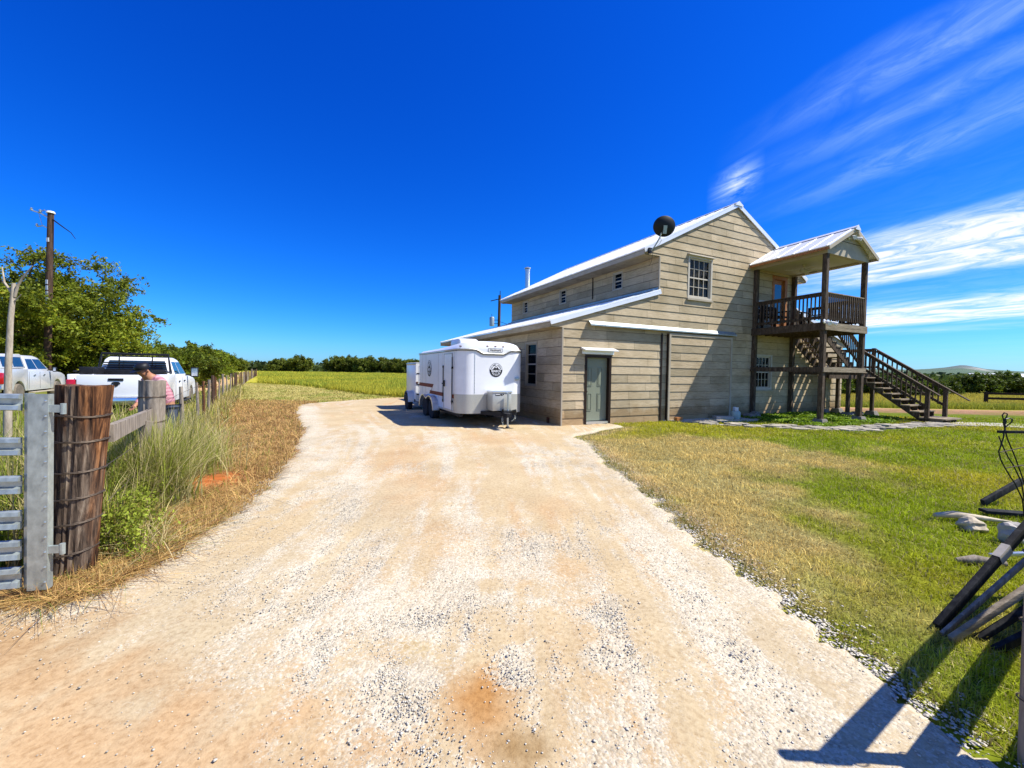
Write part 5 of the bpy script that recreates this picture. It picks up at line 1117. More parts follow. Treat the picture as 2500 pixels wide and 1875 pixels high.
        mb = MB(); mb.box(1.35, 1.80, -.80, .80, 1.30, 1.50); mb.build('tool_box', M['black'], t, bevel=.02); mb = MB(); mb.box(.35, 1.2, .55, .86, 1.38, 1.58); mb.build('side_box', M['black'], t, bevel=.02)
    return t
pickup((-11.1, 11.5, -.06), R(120), 'truckwhite', 'white pickup truck with black rack and tail to the camera beyond the fence', rack=True)
pickup((-19.39, 14.41, 0.0), R(122), 'silver', 'silver pickup truck with camper shell cut by the left picture edge', shell=True)

# ------------------------------------------------------------------ gate and gate post
gt = empty('metal_gate', (-3.035, 2.66, .10), math.atan2(-.26, -.965), 'galvanised steel farm gate hung on the thick wooden post', 'gate')
gt.rotation_euler = (0, R(-1.2), math.atan2(-.26, -.965))
G_L = 3.4
mb = MB(); q = [(0, -.012), (.105, -.012), (.105, .035), (.099, .035), (.099, -.006), (.006, -.006), (.006, .035), (0, .035)]
mb.prism([(a, -b) for a, b in q], .0, 1.285, 'Z'); sto = mb.build('hinge_stile', M['galv'], gt)
mb = MB(); [mb.lathe([(.007, 0), (.006, .005), (.001, .007)], (.012, .012, z), 8, 'Y') for z in np.linspace(.05, 1.24, 13)]; mb.build('rivets', M['galvdark'], sto)
mb = MB(); mb.box(.106, .15, -.045, -.030, .0, 1.285); mb.build('inner_channel', M['galv'], gt)
mb = MB(); mb.box(G_L, G_L + .15, -.02, .012, 0, 1.285); mb.build('latch_stile', M['galv'], gt)
for z0, z1 in ((1.175, 1.282), (.885, 1.0), (.635, .752), (.405, .525), (.205, .33), (.02, .155)):
    mb = MB(); H = z1 - z0; sec = [(-.004, z1), (.012, z1 - H * .06), (.016, z1 - H * .26), (-.012, z1 - H * .32), (-.012, z1 - H * .60), (.014, z1 - H * .70), (.020, z0 + H * .06), (.0, z0), (-.018, z0), (-.018, z1)]
    vs = [(.15, y, z) for y, z in sec] + [(G_L, y, z) for y, z in sec]; n_ = len(sec)
    mb.add(vs, [tuple(range(n_)), tuple(range(2 * n_ - 1, n_ - 1, -1))] + [(i, (i + 1) % n_, (i + 1) % n_ + n_, i + n_) for i in range(n_)]); mb.build('rail', M['galv'], gt)
mb = MB(); mb.bar((.30, .026, 1.20), (1.7, .026, .08), .012, .09, (0, 1, 0)); mb.bar((1.7, .026, .08), (3.2, .026, 1.2), .012, .09, (0, 1, 0)); mb.build('diagonal_brace', M['galv'], gt)
for z in (1.19, .26):
    mb = MB(); mb.box(-.07, .0, -.012, .008, z - .024, z + .024); mb.tube([(-.07, -.003, z - .035), (-.07, -.003, z + .035)], .015, 10); mb.build('hinge', M['galv'], gt)

def big_post(name, base, top, r0, r1, label, cat, mat, seed, cracks=True, n=72):
    t = empty(name, base, 0, label, cat); base = Vector(base); d = Vector(top) - base; H = d.z; nz = 26; rs = np.random.default_rng(seed)
    ph = rs.uniform(0, 6.28, 40); vs = []; ang = np.linspace(0, 2 * np.pi, n, endpoint=False)
    cr = np.zeros(n)
    for k in range(15): a = rs.uniform(0, 2 * np.pi); wdt = rs.uniform(.03, .07); cr -= rs.uniform(.004, .014) * np.exp(-((np.angle(np.exp(1j * (ang - a)))) / wdt) ** 2)
    for i in range(nz + 1):
        s = i / nz; z = s * H; r = r0 + (r1 - r0) * s
        rr = r + cr * (.5 + .8 * vnoise(np.full(n, s * 5), ang * 3, seed)) + .004 * np.sin(ang * 3 + s * 4) + .003 * (vnoise(ang * 9, np.full(n, s * 6), seed + 2) - .5)
        for j in range(n): vs.append((d.x * s + rr[j] * math.cos(ang[j]), d.y * s + rr[j] * math.sin(ang[j]), z + (.012 * vnoise(np.array([ang[j] * 3]), np.array([7.]), seed)[0] if i == nz else 0)))
    mb = MB(); mb.add(vs, [(i * n + j, i * n + (j + 1) % n, (i + 1) * n + (j + 1) % n, (i + 1) * n + j) for i in range(nz) for j in range(n)])
    c0 = len(mb.v); mb.v.append((d.x, d.y, H - .004)); 
    for j in range(n): mb.f.append([nz * n + j, nz * n + (j + 1) % n, c0]); mb.m.append(0); mb.c.append(None)
    mb.build('post_body', M[mat], t, smooth=True); return t, d, H
gp, d, H = big_post('gate_post', (-3.225, 2.97, -.03), (-3.09, 2.97, 1.425), .128, .15, 'massive reddish brown round gate post wrapped with wire', 'gate post', 'postwood', 3)
def band(parent, d, H, z, r0, r1, tilt, name='wire_band', rad=.0042, mat='wire', wob=.004):
    s = z / H; r = (r0 + (r1 - r0) * s) + .006; pts = []
    for k in range(41):
        a = 2 * math.pi * k / 40; pts.append((d.x * s + r * math.cos(a), d.y * s + r * math.sin(a), z + tilt * math.cos(a) + wob * math.sin(a * 3)))
    mb = MB(); mb.tube(pts, rad, 5, cap=False); mb.tube([(p[0], p[1], p[2] + .007 + .003 * math.sin(i * 2.0)) for i, p in enumerate(pts)], rad * .8, 5, cap=False); return mb.build(name, M[mat], parent)
for z, tl in ((1.245, -.006), (1.06, .004), (.84, .012), (.65, .016), (.465, .02), (.24, .03)): band(gp, d, H, z, .128, .15, tl)
for z in (1.30, .36):
    mb = MB(); mb.tube([(-.15, -.06, z), (-.09, -.13, z), (.0, -.08, z)], .018, 8); mb.build('hinge_pin', M['redrust'], gp)
mb = MB()
for a, z in ((-1.72, 1.28), (-2.05, 1.13), (-1.9, .62)):
    s = z / H; r = .128 + .022 * s - .003; c = Vector((d.x * s + r * math.cos(a), r * math.sin(a), z)); mb.tube([c, c + Vector((math.cos(a), math.sin(a), 0)) * .006], .013, 12)
mb.build('bolt_hole', M['interior'], gp)
mb = MB(); mb.tube([(-.09, -.115, .98), (-.11, -.12, .85), (-.14, -.11, .70), (-.15, -.10, .55)], .003, 5); mb.tube([(-.11, -.12, .9), (-.07, -.14, .93)], .002, 4); mb.tube([(-.14, -.11, .62), (-.11, -.13, .62)], .002, 4); mb.build('loose_wire', M['galvdark'], gp)
p2, d2, H2 = big_post('brace_post', (-4.36, 4.94, 0), (-4.33, 4.94, 1.395), .120, .128, 'weathered grey round fence post in front of the bending person', 'fence post', 'greywood', 9, n=56)
for z in (1.2, .9, .6): band(p2, d2, H2, z, .120, .128, .01)
mb = MB(); mb.bar((-3.05, 3.10, 1.06), (-4.27, 4.83, 1.00), .05, .13); o = mb.build('brace_rail', M['greywood']); tag(o, 'flat grey board bracing the two thick fence posts', 'fence rail')
mb = MB(); mb.bar((-4.02, 4.32, .35), (-3.92, 4.42, .98), .03, .09, (0, 1, 0)); o = mb.build('leaning_board', M['greywood']); tag(o, 'grey split board leaning in the weeds beside the grey fence post', 'board')

# wire fence
wf = empty('wire_fence', (0, 0, 0), 0, 'wire fence on thin wooden stakes running along the dirt road', 'fence')
rs = random.Random(12)
def fpt(y): return float(np.interp(y, [p[1] for p in FENCE], [p[0] for p in FENCE]))
ys = [8.2, 10.4, 11.5, 12.6, 14.2, 15.4]; y = 16.8
while y < 75: ys.append(y); y += 1.7 + y * .012
for i, y in enumerate(ys):
    x = fpt(y); h = rs.uniform(1.08, 1.25) if i > 2 else 1.17; r = rs.uniform(.028, .045) * (1 + y * .004); thick = i % 7 == 4
    mb = MB(); ln = rs.gauss(0, .03); mb.tube([(x, y, -.02), (x + ln * .5, y + .01, h * .5), (x + ln, y, h + (.12 if thick else 0))], [r * 1.1 * (1.7 if thick else 1), r * (1.6 if thick else 1), r * .85 * (1.6 if thick else 1)], 8)
    mb.build('post', M['greywood' if i in (0,) or rs.random() < .4 else 'polewood' if rs.random() < .6 else 'postwood'], wf, smooth=True)
for z in (.25, .5, .78, 1.05):
    mb = MB(); pts = [(-4.33, 5.0, z + .05)] + [(fpt(y), y, z + rs.gauss(0, .012)) for y in ys]; mb.tube(pts, .0035, 4, cap=False); mb.build('wire', M['wire'], wf)
    mb = MB(); mb.tube([(-3.1, 3.12, z + .03), (-3.7, 4.0, z), (-4.3, 4.9, z + .04)], .003, 4, cap=False); mb.build('wire', M['wire'], wf)

# board fence right of camera (only its end post is in view)
bf = empty('board_fence', (2.07, 1.585, 0), math.atan2(.52, .85), 'grey board fence whose end post stands at the right picture edge', 'fence')
mb = MB(); mb.tube([(.05, .0, -.03), (.0, .0, .6), (-.02, .0, 1.27)], [.03, .03, .028], 14); mb.build('post', M['greywood'], bf, smooth=True)
for x in (2.4,): mb = MB(); mb.tube([(x, 0, -.03), (x, 0, 1.24)], .05, 12); mb.build('post', M['greywood'], bf, smooth=True)
for z0, z1 in ((1.06, 1.25), (.58, .79), (.08, .28)): mb = MB(); mb.box(.03, 2.5, -.075, -.05, z0, z1); mb.build('board', M['greywood'], bf)
for z in (.3, .62, .9): mb = MB(); mb.tube([(.037 * math.cos(a) + .035 - z * .056, .037 * math.sin(a), z) for a in np.linspace(0, 6.283, 17)], .003, 4, cap=False); mb.build('wire_band', M['wire'], bf)
# leaning slabs and scrap wood on the lawn
def plank(name, a, b, w, h, mat, label, cat='board', cap=None):
    mb = MB(); mb.bar(a, b, w, h); o = mb.build(name, M[mat], bevel=.004); tag(o, label, cat)
    if cap: mb = MB(); aa, bb = Vector(a), Vector(b); dd = (bb - aa).normalized(); c = aa + dd * cap[0]; mb.bar(c, c + dd * cap[1], w + .005, h + .005); mb.build('metal_band', M['concrete'], o)
    return o
plank('leaning_slab', (2.66, 2.50, .03), (3.95, 2.86, .92), .035, .06, 'blackplank', 'upper dark slab leaning with a pale metal band', cap=(.66, .12))
plank('leaning_slab', (2.63, 2.44, .02), (3.95, 2.72, .82), .02, .035, 'greywood', 'thin grey slat leaning between the dark slab and the pale slab')
plank('leaning_slab', (2.62, 2.38, .03), (3.95, 2.58, .70), .03, .045, 'deckpale', 'pale edged slab leaning just below the dark slab')
plank('leaning_slab', (2.80, 2.40, .02), (4.0, 2.56, .60), .03, .04, 'blackplank', 'second dark slab leaning under the pale edged slab')
plank('leaning_slab', (2.78, 2.30, .02), (4.0, 2.46, .45), .03, .05, 'blackplank', 'lowest dark slab leaning nearest the ground')
def log(name, pts, r, mat, label, cat='driftwood'):
    mb = MB(); mb.tube(pts, r, 10); o = mb.build(name, M[mat], smooth=True); tag(o, label, cat); return o
log('driftwood_log', [(4.66, 4.46, .07), (4.85, 4.44, .085), (5.05, 4.40, .07), (5.35, 4.33, .05)], [.022, .04, .03, .01], 'stonepale', 'long pale driftwood log beside the brown rock')
log('driftwood_log', [(3.80, 3.44, .03), (3.92, 3.41, .05), (4.12, 3.36, .04)], [.02, .04, .025], 'greywood', 'short peeling log lying nearest the leaning slabs')
rock('rock', (4.78, 4.20, .05), (.13, .10, .08), 'brown lumpy rock beside the long pale driftwood', 'stonepale', seed=11)
rock('rock', (4.80, 3.86, .10), (.09, .09, .11), 'pale rounded rock touching the right picture edge', 'concrete', seed=21)
plank('scrap_plank', (5.42, 4.66, .06), (6.2, 4.50, .05), .12, .035, 'blackplank', 'dark plank end in the scrap pile, nearer one'); plank('scrap_plank', (5.75, 4.95, .06), (6.4, 5.1, .30), .04, .08, 'blackplank', 'dark plank tilted up at the back of the scrap pile')
plank('scrap_board', (4.15, 3.50, .05), (4.45, 3.40, .12), .03, .03, 'aluminium', 'thin shiny metal strip lying beside the leaning slabs', 'metal strip')
# iron implement
im = empty('iron_implement', (4.962, 4.4, 1.334), 0, 'rusty iron rod implement with loop handles and a dark crossbar', 'farm implement'); k_ = .001112
def rod(pts, r=.0062, nm='rod', mat='black', dy=0): mb = MB(); mb.tube([(a * k_, dy, -b * k_) for a, b in pts], r, 7); return mb.build(nm, M[mat], im, smooth=True)
rod([(316, 245), (306, 200), (318, 172), (350, 163), (380, 172), (376, 200), (345, 228), (318, 247), (306, 300), (304, 350), (285, 420), (265, 490), (290, 570), (330, 640), (385, 725), (440, 800), (520, 950), (560, 1195)])
rod([(310, 345), (340, 410), (380, 490), (420, 560), (470, 630), (560, 800), (640, 1190)], dy=.05)
rod([(428, 195), (410, 145), (430, 120), (460, 130), (455, 160), (428, 195), (440, 270), (474, 380), (560, 560), (700, 900), (760, 1190)], dy=.12)
rod([(330, 180), (345, 190), (340, 215), (322, 235), (316, 200), (330, 180)], .006, dy=.02)
mb = MB(); mb.box(268 * k_, 900 * k_, .0, .03, -310 * k_, -286 * k_); mb.build('crossbar', M['blackplank'], im)
rod([(280, 495), (380, 472), (474, 450), (640, 415)], .005, 'tie_rod', 'wire'); rod([(335, 648), (474, 625), (640, 600)], .005, 'tie_rod', 'wire')

# ------------------------------------------------------------------ utility poles
def pole(loc, H, r, lean, label, group=None):
    t = empty('utility_pole', loc, 0, label, 'utility pole'); mb = MB(); mb.tube([(0, 0, -.3), (lean * .5, 0, H * .5), (lean, 0, H)], [r * 1.15, r, r * .85], 14); mb.build('pole_shaft', M['polewood'], t, smooth=True); return t
up = pole((-27.25, 24, 0), 10.35, .16, .45, 'tall brown utility pole rising through the tree behind the silver pickup')
mb = MB(); mb.lathe([(.17, 10.28), (.20, 10.30), (.16, 10.40), (.02, 10.43)], (.45, 0, 0), 14); mb.build('pole_cap', M['white'], up, smooth=True)
mb = MB(); mb.tube([(.43, -.1, 10.0), (.0, -.1, 10.25), (-.55, -.1, 10.42)], .035, 6); mb.tube([(.42, -.1, 9.4), (.1, -.1, 9.55), (-.25, -.1, 9.5)], .03, 6); mb.tube([(.05, -.1, 9.6), (-.15, -.1, 10.3), (.2, -.1, 10.45), (.42, -.1, 10.3)], .02, 6); mb.build('bracket', M['galvdark'], up)
mb = MB(); [mb.lathe([(.03, 0), (.07, .03), (.07, .07), (.03, .1), (.06, .14), (.02, .17)], p, 12) for p in ((-.55, -.1, 10.40), (-.25, -.1, 9.5), (-.05, -.1, 10.3))]; mb.build('insulator', M['galv'], up, smooth=True)
mb = MB(); mb.tube([(.55, 0, 9.95), (1.1, .0, 9.55), (1.6, .0, 9.2), (1.85, .0, 8.85)], [.035, .03, .02, .012], 6); mb.build('side_arm', M['black'], up)
mb = MB(); mb.box(.36, .5, -.19, -.165, 8.62, 8.85); [mb.box(.25, .38, -.18, -.165, 6.2 - i * .33, 6.45 - i * .33) for i in range(6)]; mb.build('tag_plate', M['white'], up)
mb = MB(); mb.tube([(.4, 0, 8.0), (.9, .4, 7.75), (2.0, 1.5, 7.2)], .015, 5); mb.build('wire', M['black'], up)
u2 = pole((-1.62, 46, 0), 10.0, .17, .1, 'utility pole with transformer behind the far end of the house')
mb = MB(); mb.lathe([(.02, 4.45 + 2.1), (.27, 4.47 + 2.1), (.28, 5.35 + 2.1), (.24, 5.45 + 2.1), (.02, 5.5 + 2.1)], (-.72, -.1, 0), 16); mb.build('transformer', M['galv'], u2, smooth=True)
mb = MB(); mb.box(-.5, 0, -.14, -.06, 6.8, 6.86); mb.box(-.5, 0, -.14, -.06, 7.2, 7.26); mb.tube([(.1, 0, 9.6), (-.9, 0, 9.35)], .05, 6); mb.tube([(.15, 0, 9.9), (.15, 0, 10.5)], .04, 6); mb.tube([(-.72, -.1, 7.6), (-.75, -.1, 7.9)], .03, 6); mb.build('bracket', M['black'], u2)
mb = MB(); mb.tube([(.1, 0, 7.1), (1.2, -3, 6.4), (2.4, -8, 5.85), (3.0, -12, 5.7)], .025, 5); mb.tube([(.1, 0, 9.2), (.5, -1.0, 8.9), (1.0, -3.0, 8.6)], .02, 5); mb.build('service_wire', M['black'], u2)

# ------------------------------------------------------------------ trees
def tree(name, label, loc, crowns, ncl, ntw, nlf, leaf, col, trunk_r=.15, th=None, seed=1, group=None, cat='tree', limbs=14, spread=.2, colvar=.45, twl=.9):
    rs = np.random.default_rng(seed); t = empty(name, loc, 0, label, cat, group)
    C = []
    for (dx, dy, dz, rx, ry, rz, wt) in crowns:
        n = int(ncl * wt); v = rs.normal(0, 1, (n, 3)); v /= np.linalg.norm(v, axis=1)[:, None]; r = rs.random(n) ** .42
        r *= .78 + .35 * vnoise(v[:, 0] * 2 + 5, v[:, 2] * 2 + v[:, 1] * 1.3 + 9, seed)
        p = v * r[:, None] * np.array([rx, ry, rz]) + np.array([dx, dy, dz]); C.append(np.concatenate([p, v], 1))
    C = np.concatenate(C); C = C[C[:, 2] > .25]; n = len(C); R0 = crowns[0][3]
    tint = rs.uniform(1 - colvar, 1 + colvar, n)
    # twigs out of every clump carry the leaves
    dirs = C[:, None, 3:] * .7 + rs.normal(0, .75, (n, ntw, 3)); dirs /= np.linalg.norm(dirs, axis=2)[:, :, None]; dirs[:, :, 2] = dirs[:, :, 2] * .75 + .08
    Lt = rs.uniform(.35, 1, (n, ntw)) * spread * R0 * twl * 1.8
    tt = rs.random((n, ntw, nlf)) ** .8
    P = C[:, None, None, :3] + dirs[:, :, None] * (Lt[:, :, None] * tt)[..., None] + rs.normal(0, leaf * .9, (n, ntw, nlf, 3)); P[..., 2] -= (Lt[:, :, None] * tt) ** 2 * .12
    P = P.reshape(-1, 3); tc = np.repeat(tint, ntw * nlf) * rs.uniform(.75, 1.3, len(P)); col = np.array(col); cc = col[None] * tc[:, None]
    yl = rs.random(len(P)) < .12; cc[yl] = cc[yl] * np.array([1.5, 1.15, .7]); k = P[:, 2] > .05; P, cc = P[k], cc[k]
    V, Cc = leaf_cloud(P, leaf * rs.uniform(.6, 1.4, len(P)), cc, .5, .45)
    np_mesh('crown', V, np.arange(len(V)), np.full(len(P), 4), M['leaf'], Cc, t)
    # trunk, limbs
    mb = MB(); cz = crowns[0][2]; th = th or cz * .55; fork = Vector((crowns[0][0] * .4, crowns[0][1] * .4, th))
    mb.tube([(0, 0, -.2), (fork.x * .4 + .06, fork.y * .4, th * .5), fork], [trunk_r * 1.25, trunk_r, trunk_r * .85], 10)
    order = rs.permutation(n)[:limbs]
    for i in order:
        c = Vector(C[i, :3]); m = fork.lerp(c, .5) + Vector((rs.normal(0, .1) * R0, rs.normal(0, .1) * R0, .12 * R0)); tip = c + Vector(C[i, 3:]) * (spread * R0 * .8)
        mb.tube([fork - Vector((0, 0, trunk_r)), m, c, tip], [trunk_r * .55, trunk_r * .3, trunk_r * .14, trunk_r * .05], 6, cap=False)
    mb.build('trunk', M['bark'], t, smooth=True); return t
LG = (.075, .115, .010)
tree('mesquite_tree', 'big feathery tree behind the silver pickup with the utility pole in it', (-30.8, 27.5, 0), [(0, 0, 5.3, 5.0, 4.2, 3.9, .6), (3.0, -1.0, 4.2, 4.4, 3.4, 2.7, .3), (-3, 0, 3.5, 4.5, 3.5, 3.0, .3), (0, 0, 2.2, 6.3, 3.8, 2.2, .35), (3.3, -5.0, 4.0, 2.6, 1.1, 2.7, .13)], 250, 7, 34, .10, (.155, .19, .012), .26, 2.0, seed=3, limbs=60, spread=.19, twl=1.1)
tree('mesquite_tree', 'dark leafy tree cut by the left picture edge', (-35.5, 26, 0), [(0, 0, 4.4, 5.0, 4.0, 3.9, .7), (1, 0, 2.0, 5.2, 3.6, 2.2, .5)], 190, 7, 34, .11, (.10, .135, .008), .25, 2.0, seed=5, limbs=20, spread=.19)
tree('mesquite_bush', 'low feathery tree seen over the white pickup bed', (-26.6, 31, 0), [(0, 0, 1.75, 3.6, 3.0, 1.35, .7), (2.5, 0, 1.4, 2.6, 2.5, 1.1, .4)], 110, 6, 32, .10, (.12, .16, .010), .12, 1.2, seed=7, limbs=20, spread=.2)
tree('mesquite_bush', 'loose bush seen between the white pickup cab and the roadside trees', (-30.6, 37, 0), [(0, 0, 1.6, 3.4, 3.0, 1.35, 1)], 90, 6, 30, .11, (.11, .145, .01), .12, 1.2, seed=9, limbs=14, spread=.22)
tree('mesquite_bush', 'bush standing close behind the white pickup mirror', (-36.4, 46, 0), [(0, 0, 1.6, 3.2, 3.0, 1.5, 1)], 90, 6, 30, .12, (.10, .14, .008), .12, 1.2, seed=19, limbs=14, spread=.22)
rs_ = random.Random(4)
RT = [(-40.5, 52, 4.5, 3.0, 'nearest roadside tree left of the dirt road'), (-43.3, 58, 4.2, 2.9, 'second roadside tree behind the nearest one'), (-45.8, 63, 3.9, 2.8, 'third roadside tree along the dirt road'), (-49, 69, 3.6, 2.8, 'last and farthest tree of the roadside row'), (-44, 50, 4.3, 3.2, 'roadside tree set back behind the nearest one')]
for i, (x, y, h, r, lb) in enumerate(RT): tree('roadside_tree', lb, (x, y, 0), [(0, 0, h * .56, r, r, h * .42, 1)], 110, 6, 26, .15, (.13, .17, .010), .2, h * .35, seed=30 + i, group='trees along the dirt road', limbs=16, spread=.2)
# the treeline closing the meadow
xs_ = [-118, -109, -101, -92, -84, -76.5, -69, -61.5, -54.5, -47.5, -41, -34, -26]
plc = ['leftmost', 'second from left', 'third from left', 'fourth from left', 'fifth from left', 'sixth from left', 'seventh from left', 'eighth from left', 'ninth from left', 'tenth from left', 'third from right', 'second from right', 'rightmost']
hh_ = [5.8, 5.2, 4.6, 5.4, 7.0, 7.6, 7.6, 7.4, 7.6, 6.4, 6.2, 5.2, 5.0]
for i, (x, h) in enumerate(zip(xs_, hh_)):
    h *= .86; y = 168 + rs_.uniform(-9, 14) - (x > -60) * 6; r = 5.2 + rs_.uniform(-.4, .8)
    tree('shrubby_tree', plc[i] + ' of the dark rounded trees closing the far meadow', (x, y, 0), [(0, 0, h * .5, r, 4.5, h * .52, 1), (rs_.uniform(-2, 2), 0, h * .62, r * .5, 3, h * .42, .25)], 95, 5, 22, .34, (.115, .145, .018), .25, h * .3, seed=60 + i, group='trees closing the far meadow', limbs=8, spread=.13)
# right side trees
RTs = [(51.5, 52, 2.2, 3.0), (60, 58, 1.9, 3.0), (71, 62.5, 2.9, 3.2), (76.5, 63, 3.2, 3.2), (82, 64, 2.5, 3.0), (88, 66, 3.2, 3.6), (47, 56, 2.6, 3.4), (41, 54, 3.0, 3.8)]
lbs = ['low dark tree seen through the stair railing', 'dark tree seen past the lower stair handrail', 'dark bushy tree above the left end of the rail fence', 'bushy tree just right of the rail fence end post', 'pale tipped tree over the rail fence', 'dark tree above the rail fence at the right picture edge', 'tree seen between the balcony posts and stair stringer', 'dense dark tree seen under the balcony beyond the track']
for i, (x, y, h, r) in enumerate(RTs): tree('oak_tree', lbs[i], (x, y, -.9), [(0, 0, h * .48, r, r * .8, h * .5, 1)], 110, 6, 24, .16, (.075, .11, .010) if i != 4 else (.14, .17, .01), .2, h * .3, seed=90 + i, group='trees beyond the right rail fence', limbs=10, spread=.18)
# distant wood masses
def wood(name, n, x0, x1, y0, y1, h, z0, label, col, lf=1.3, seed=5):
    rs = np.random.default_rng(seed); m = n // 60; cx = rs.uniform(x0, x1, m); cy = rs.uniform(y0, y1, m); r = rs.uniform(4, 9, m); hh = h * rs.uniform(.6, 1.2, m)
    v = rs.normal(0, 1, (m, 60, 3)); v /= np.linalg.norm(v, axis=2)[..., None]; v[..., 2] = np.abs(v[..., 2]); q = v * (rs.random((m, 60, 1)) ** .3)
    P = np.stack([cx[:, None] + q[..., 0] * r[:, None], cy[:, None] + q[..., 1] * r[:, None], (z0(cy)[:, None] if callable(z0) else z0) + q[..., 2] * hh[:, None]], -1).reshape(-1, 3)
    c = np.array(col)[None] * np.repeat(rs.uniform(.6, 1.4, m), 60)[:, None] * rs.uniform(.7, 1.3, (len(P), 1)); V, C = leaf_cloud(P, lf * rs.uniform(.6, 1.3, len(P)), c, .6, .7)
    o = np_mesh(name, V, np.arange(len(V)), np.full(len(P), 4), M['leaf'], C); tag(o, label, 'woodland', kind='stuff')
wood('far_woodland', 26000, -270, 0, 190, 270, 4.3, 0, 'dark woodland mass behind the far meadow', (.06, .085, .016), 1.1)
wood('valley_woodland', 45000, 90, 640, 110, 460, 6.0, lambda Y: -4.0 + (Y - 110) * .0125, 'wooded valley beyond the right field', (.05, .075, .016), 1.3, 8)
# hills
hx = np.linspace(-2500, 9000, 300); hy = np.linspace(1400, 5200, 60); HX, HY = np.meshgrid(hx, hy); az = HX / HY
prof = 9 * np.exp(-((az - 1.10) / .045) ** 2) + 6 * np.exp(-((az - 1.11) / .12) ** 2) + 16 + 5 * (fbm(az * 9, az * 0 + 3, 7) - .5) - 9 * sst(.8, .1, az) 
ridge = np.exp(-((HY - 2900) / 900) ** 2); HZ = -12 + (prof / 1002 * 2900 + 12) * ridge + (fbm(HX * .01, HY * .01, 17) - .5) * 16 * ridge
idx = np.arange(HX.size).reshape(HX.shape); q = np.stack([idx[:-1, :-1], idx[:-1, 1:], idx[1:, 1:], idx[1:, :-1]], -1).reshape(-1, 4)
nn_ = fbm(HX * .012, HY * .006, 19); hc = np.stack([.075 + .05 * nn_, .12 + .05 * nn_, .085 + .02 * nn_], -1); top = sst(.6, .9, ridge) * np.exp(-((az - 1.10) / .06) ** 2); hc = hc * (1 - top[..., None] * .7) + np.array([.13, .15, .17]) * top[..., None] * .7  # blue-green and blue-grey tones put distance haze into the hill colour
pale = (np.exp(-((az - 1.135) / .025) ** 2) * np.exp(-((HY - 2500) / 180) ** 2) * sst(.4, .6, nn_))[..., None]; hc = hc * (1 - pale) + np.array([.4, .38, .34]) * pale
o = np_mesh('hills', np.stack([HX, HY, HZ], -1).reshape(-1, 3), q.ravel(), np.full(len(q), 4), M['ground'], hc.reshape(-1, 3), smooth=True); tag(o, kind='structure')
# shed with a pale roof in the valley
sh = empty('farm_shed', (243, 205, -1.2), R(-20), 'long shed with a pale metal roof among the far right trees', 'shed')
mb = MB(); mb.box(-11, 11, -5, 5, 0, 3.4); mb.build('wall', M['galv'], sh); mb = MB(); mb.prism([(-5.6, 3.3), (0, 5.2), (5.6, 3.3)], -11.6, 11.6, 'X'); mb.build('roof', M['metalroof'], sh)
# rail fence far right
rf = empty('rail_fence', (39.1, 33.8, -.75), math.atan2(-1.0, 6.0), 'dark wooden rail fence at the far right edge of the lawn', 'fence')
for x in (0, 3.0, 6.0, 9.0): mb = MB(); mb.box(x - .09, x + .09, -.09, .09, 0, 1.22 if x != 3 else 1.1); mb.build('post', M['darkwood'], rf)
for z in (1.08, .68, .28): mb = MB(); mb.box(-.15, 9.2, -.13, -.09, z - .09, z + .09); mb.build('rail', M['darkwood'], rf)

# bare sapling behind the gate
bs = empty('bare_sapling', (-6.80, 5.5, 0), 0, 'pale leafless forked trunk in front of the silver pickup', 'bare tree')
mb = MB(); mb.tube([(0, 0, 0), (.02, 0, .8), (.045, 0, 1.51), (.09, 0, 2.15), (.14, 0, 2.56), (.145, 0, 2.65)], [.048, .042, .036, .03, .026, .022], 10); mb.build('trunk', M['palebark'], bs, smooth=True)
mb = MB(); mb.tube([(.13, 0, 2.5), (.02, 0, 2.66), (-.03, .02, 2.87)], [.016, .012, .006], 7); mb.tube([(.15, 0, 2.47), (.2, 0, 2.62), (.27, 0, 2.73), (.40, 0, 2.88)], [.018, .015, .012, .006], 7); mb.tube([(.14, 0, 2.4), (.24, 0, 2.5)], [.01, .004], 6); mb.build('branch', M['palebark'], bs, smooth=True)

# ------------------------------------------------------------------ the bending person
def skin(name, pts, edges, radii, mat, parent, sub=2, root=0):
    me = bpy.data.meshes.new(name); me.from_pydata(pts, edges, []); o = bpy.data.objects.new(name, me); COL.objects.link(o)
    md = o.modifiers.new('s', 'SKIN'); md.use_smooth_shade = True; sv = me.skin_vertices[0].data
    for i, r in enumerate(radii): sv[i].radius = (r, r) if not isinstance(r, tuple) else r
    sv[root].use_root = True
    s2 = o.modifiers.new('u', 'SUBSURF'); s2.levels = s2.render_levels = sub
    dg = bpy.context.evaluated_depsgraph_get(); me2 = bpy.data.meshes.new_from_object(o.evaluated_get(dg)); bpy.data.objects.remove(o)
    me2.materials.clear(); me2.materials.append(M[mat]); me2.polygons.foreach_set('use_smooth', [True] * len(me2.polygons)); ob = bpy.data.objects.new(name, me2); link(ob, parent); return ob
M['skin'] = simple('tanned_skin', (.36, .17, .09), .55, var=.08, bmp=0); M['denim'] = simple('blue_denim', (.045, .06, .10), .9, var=.2, scale=(20, 20, 20)); M['boot'] = simple('brown_boot', (.07, .035, .018), .7)
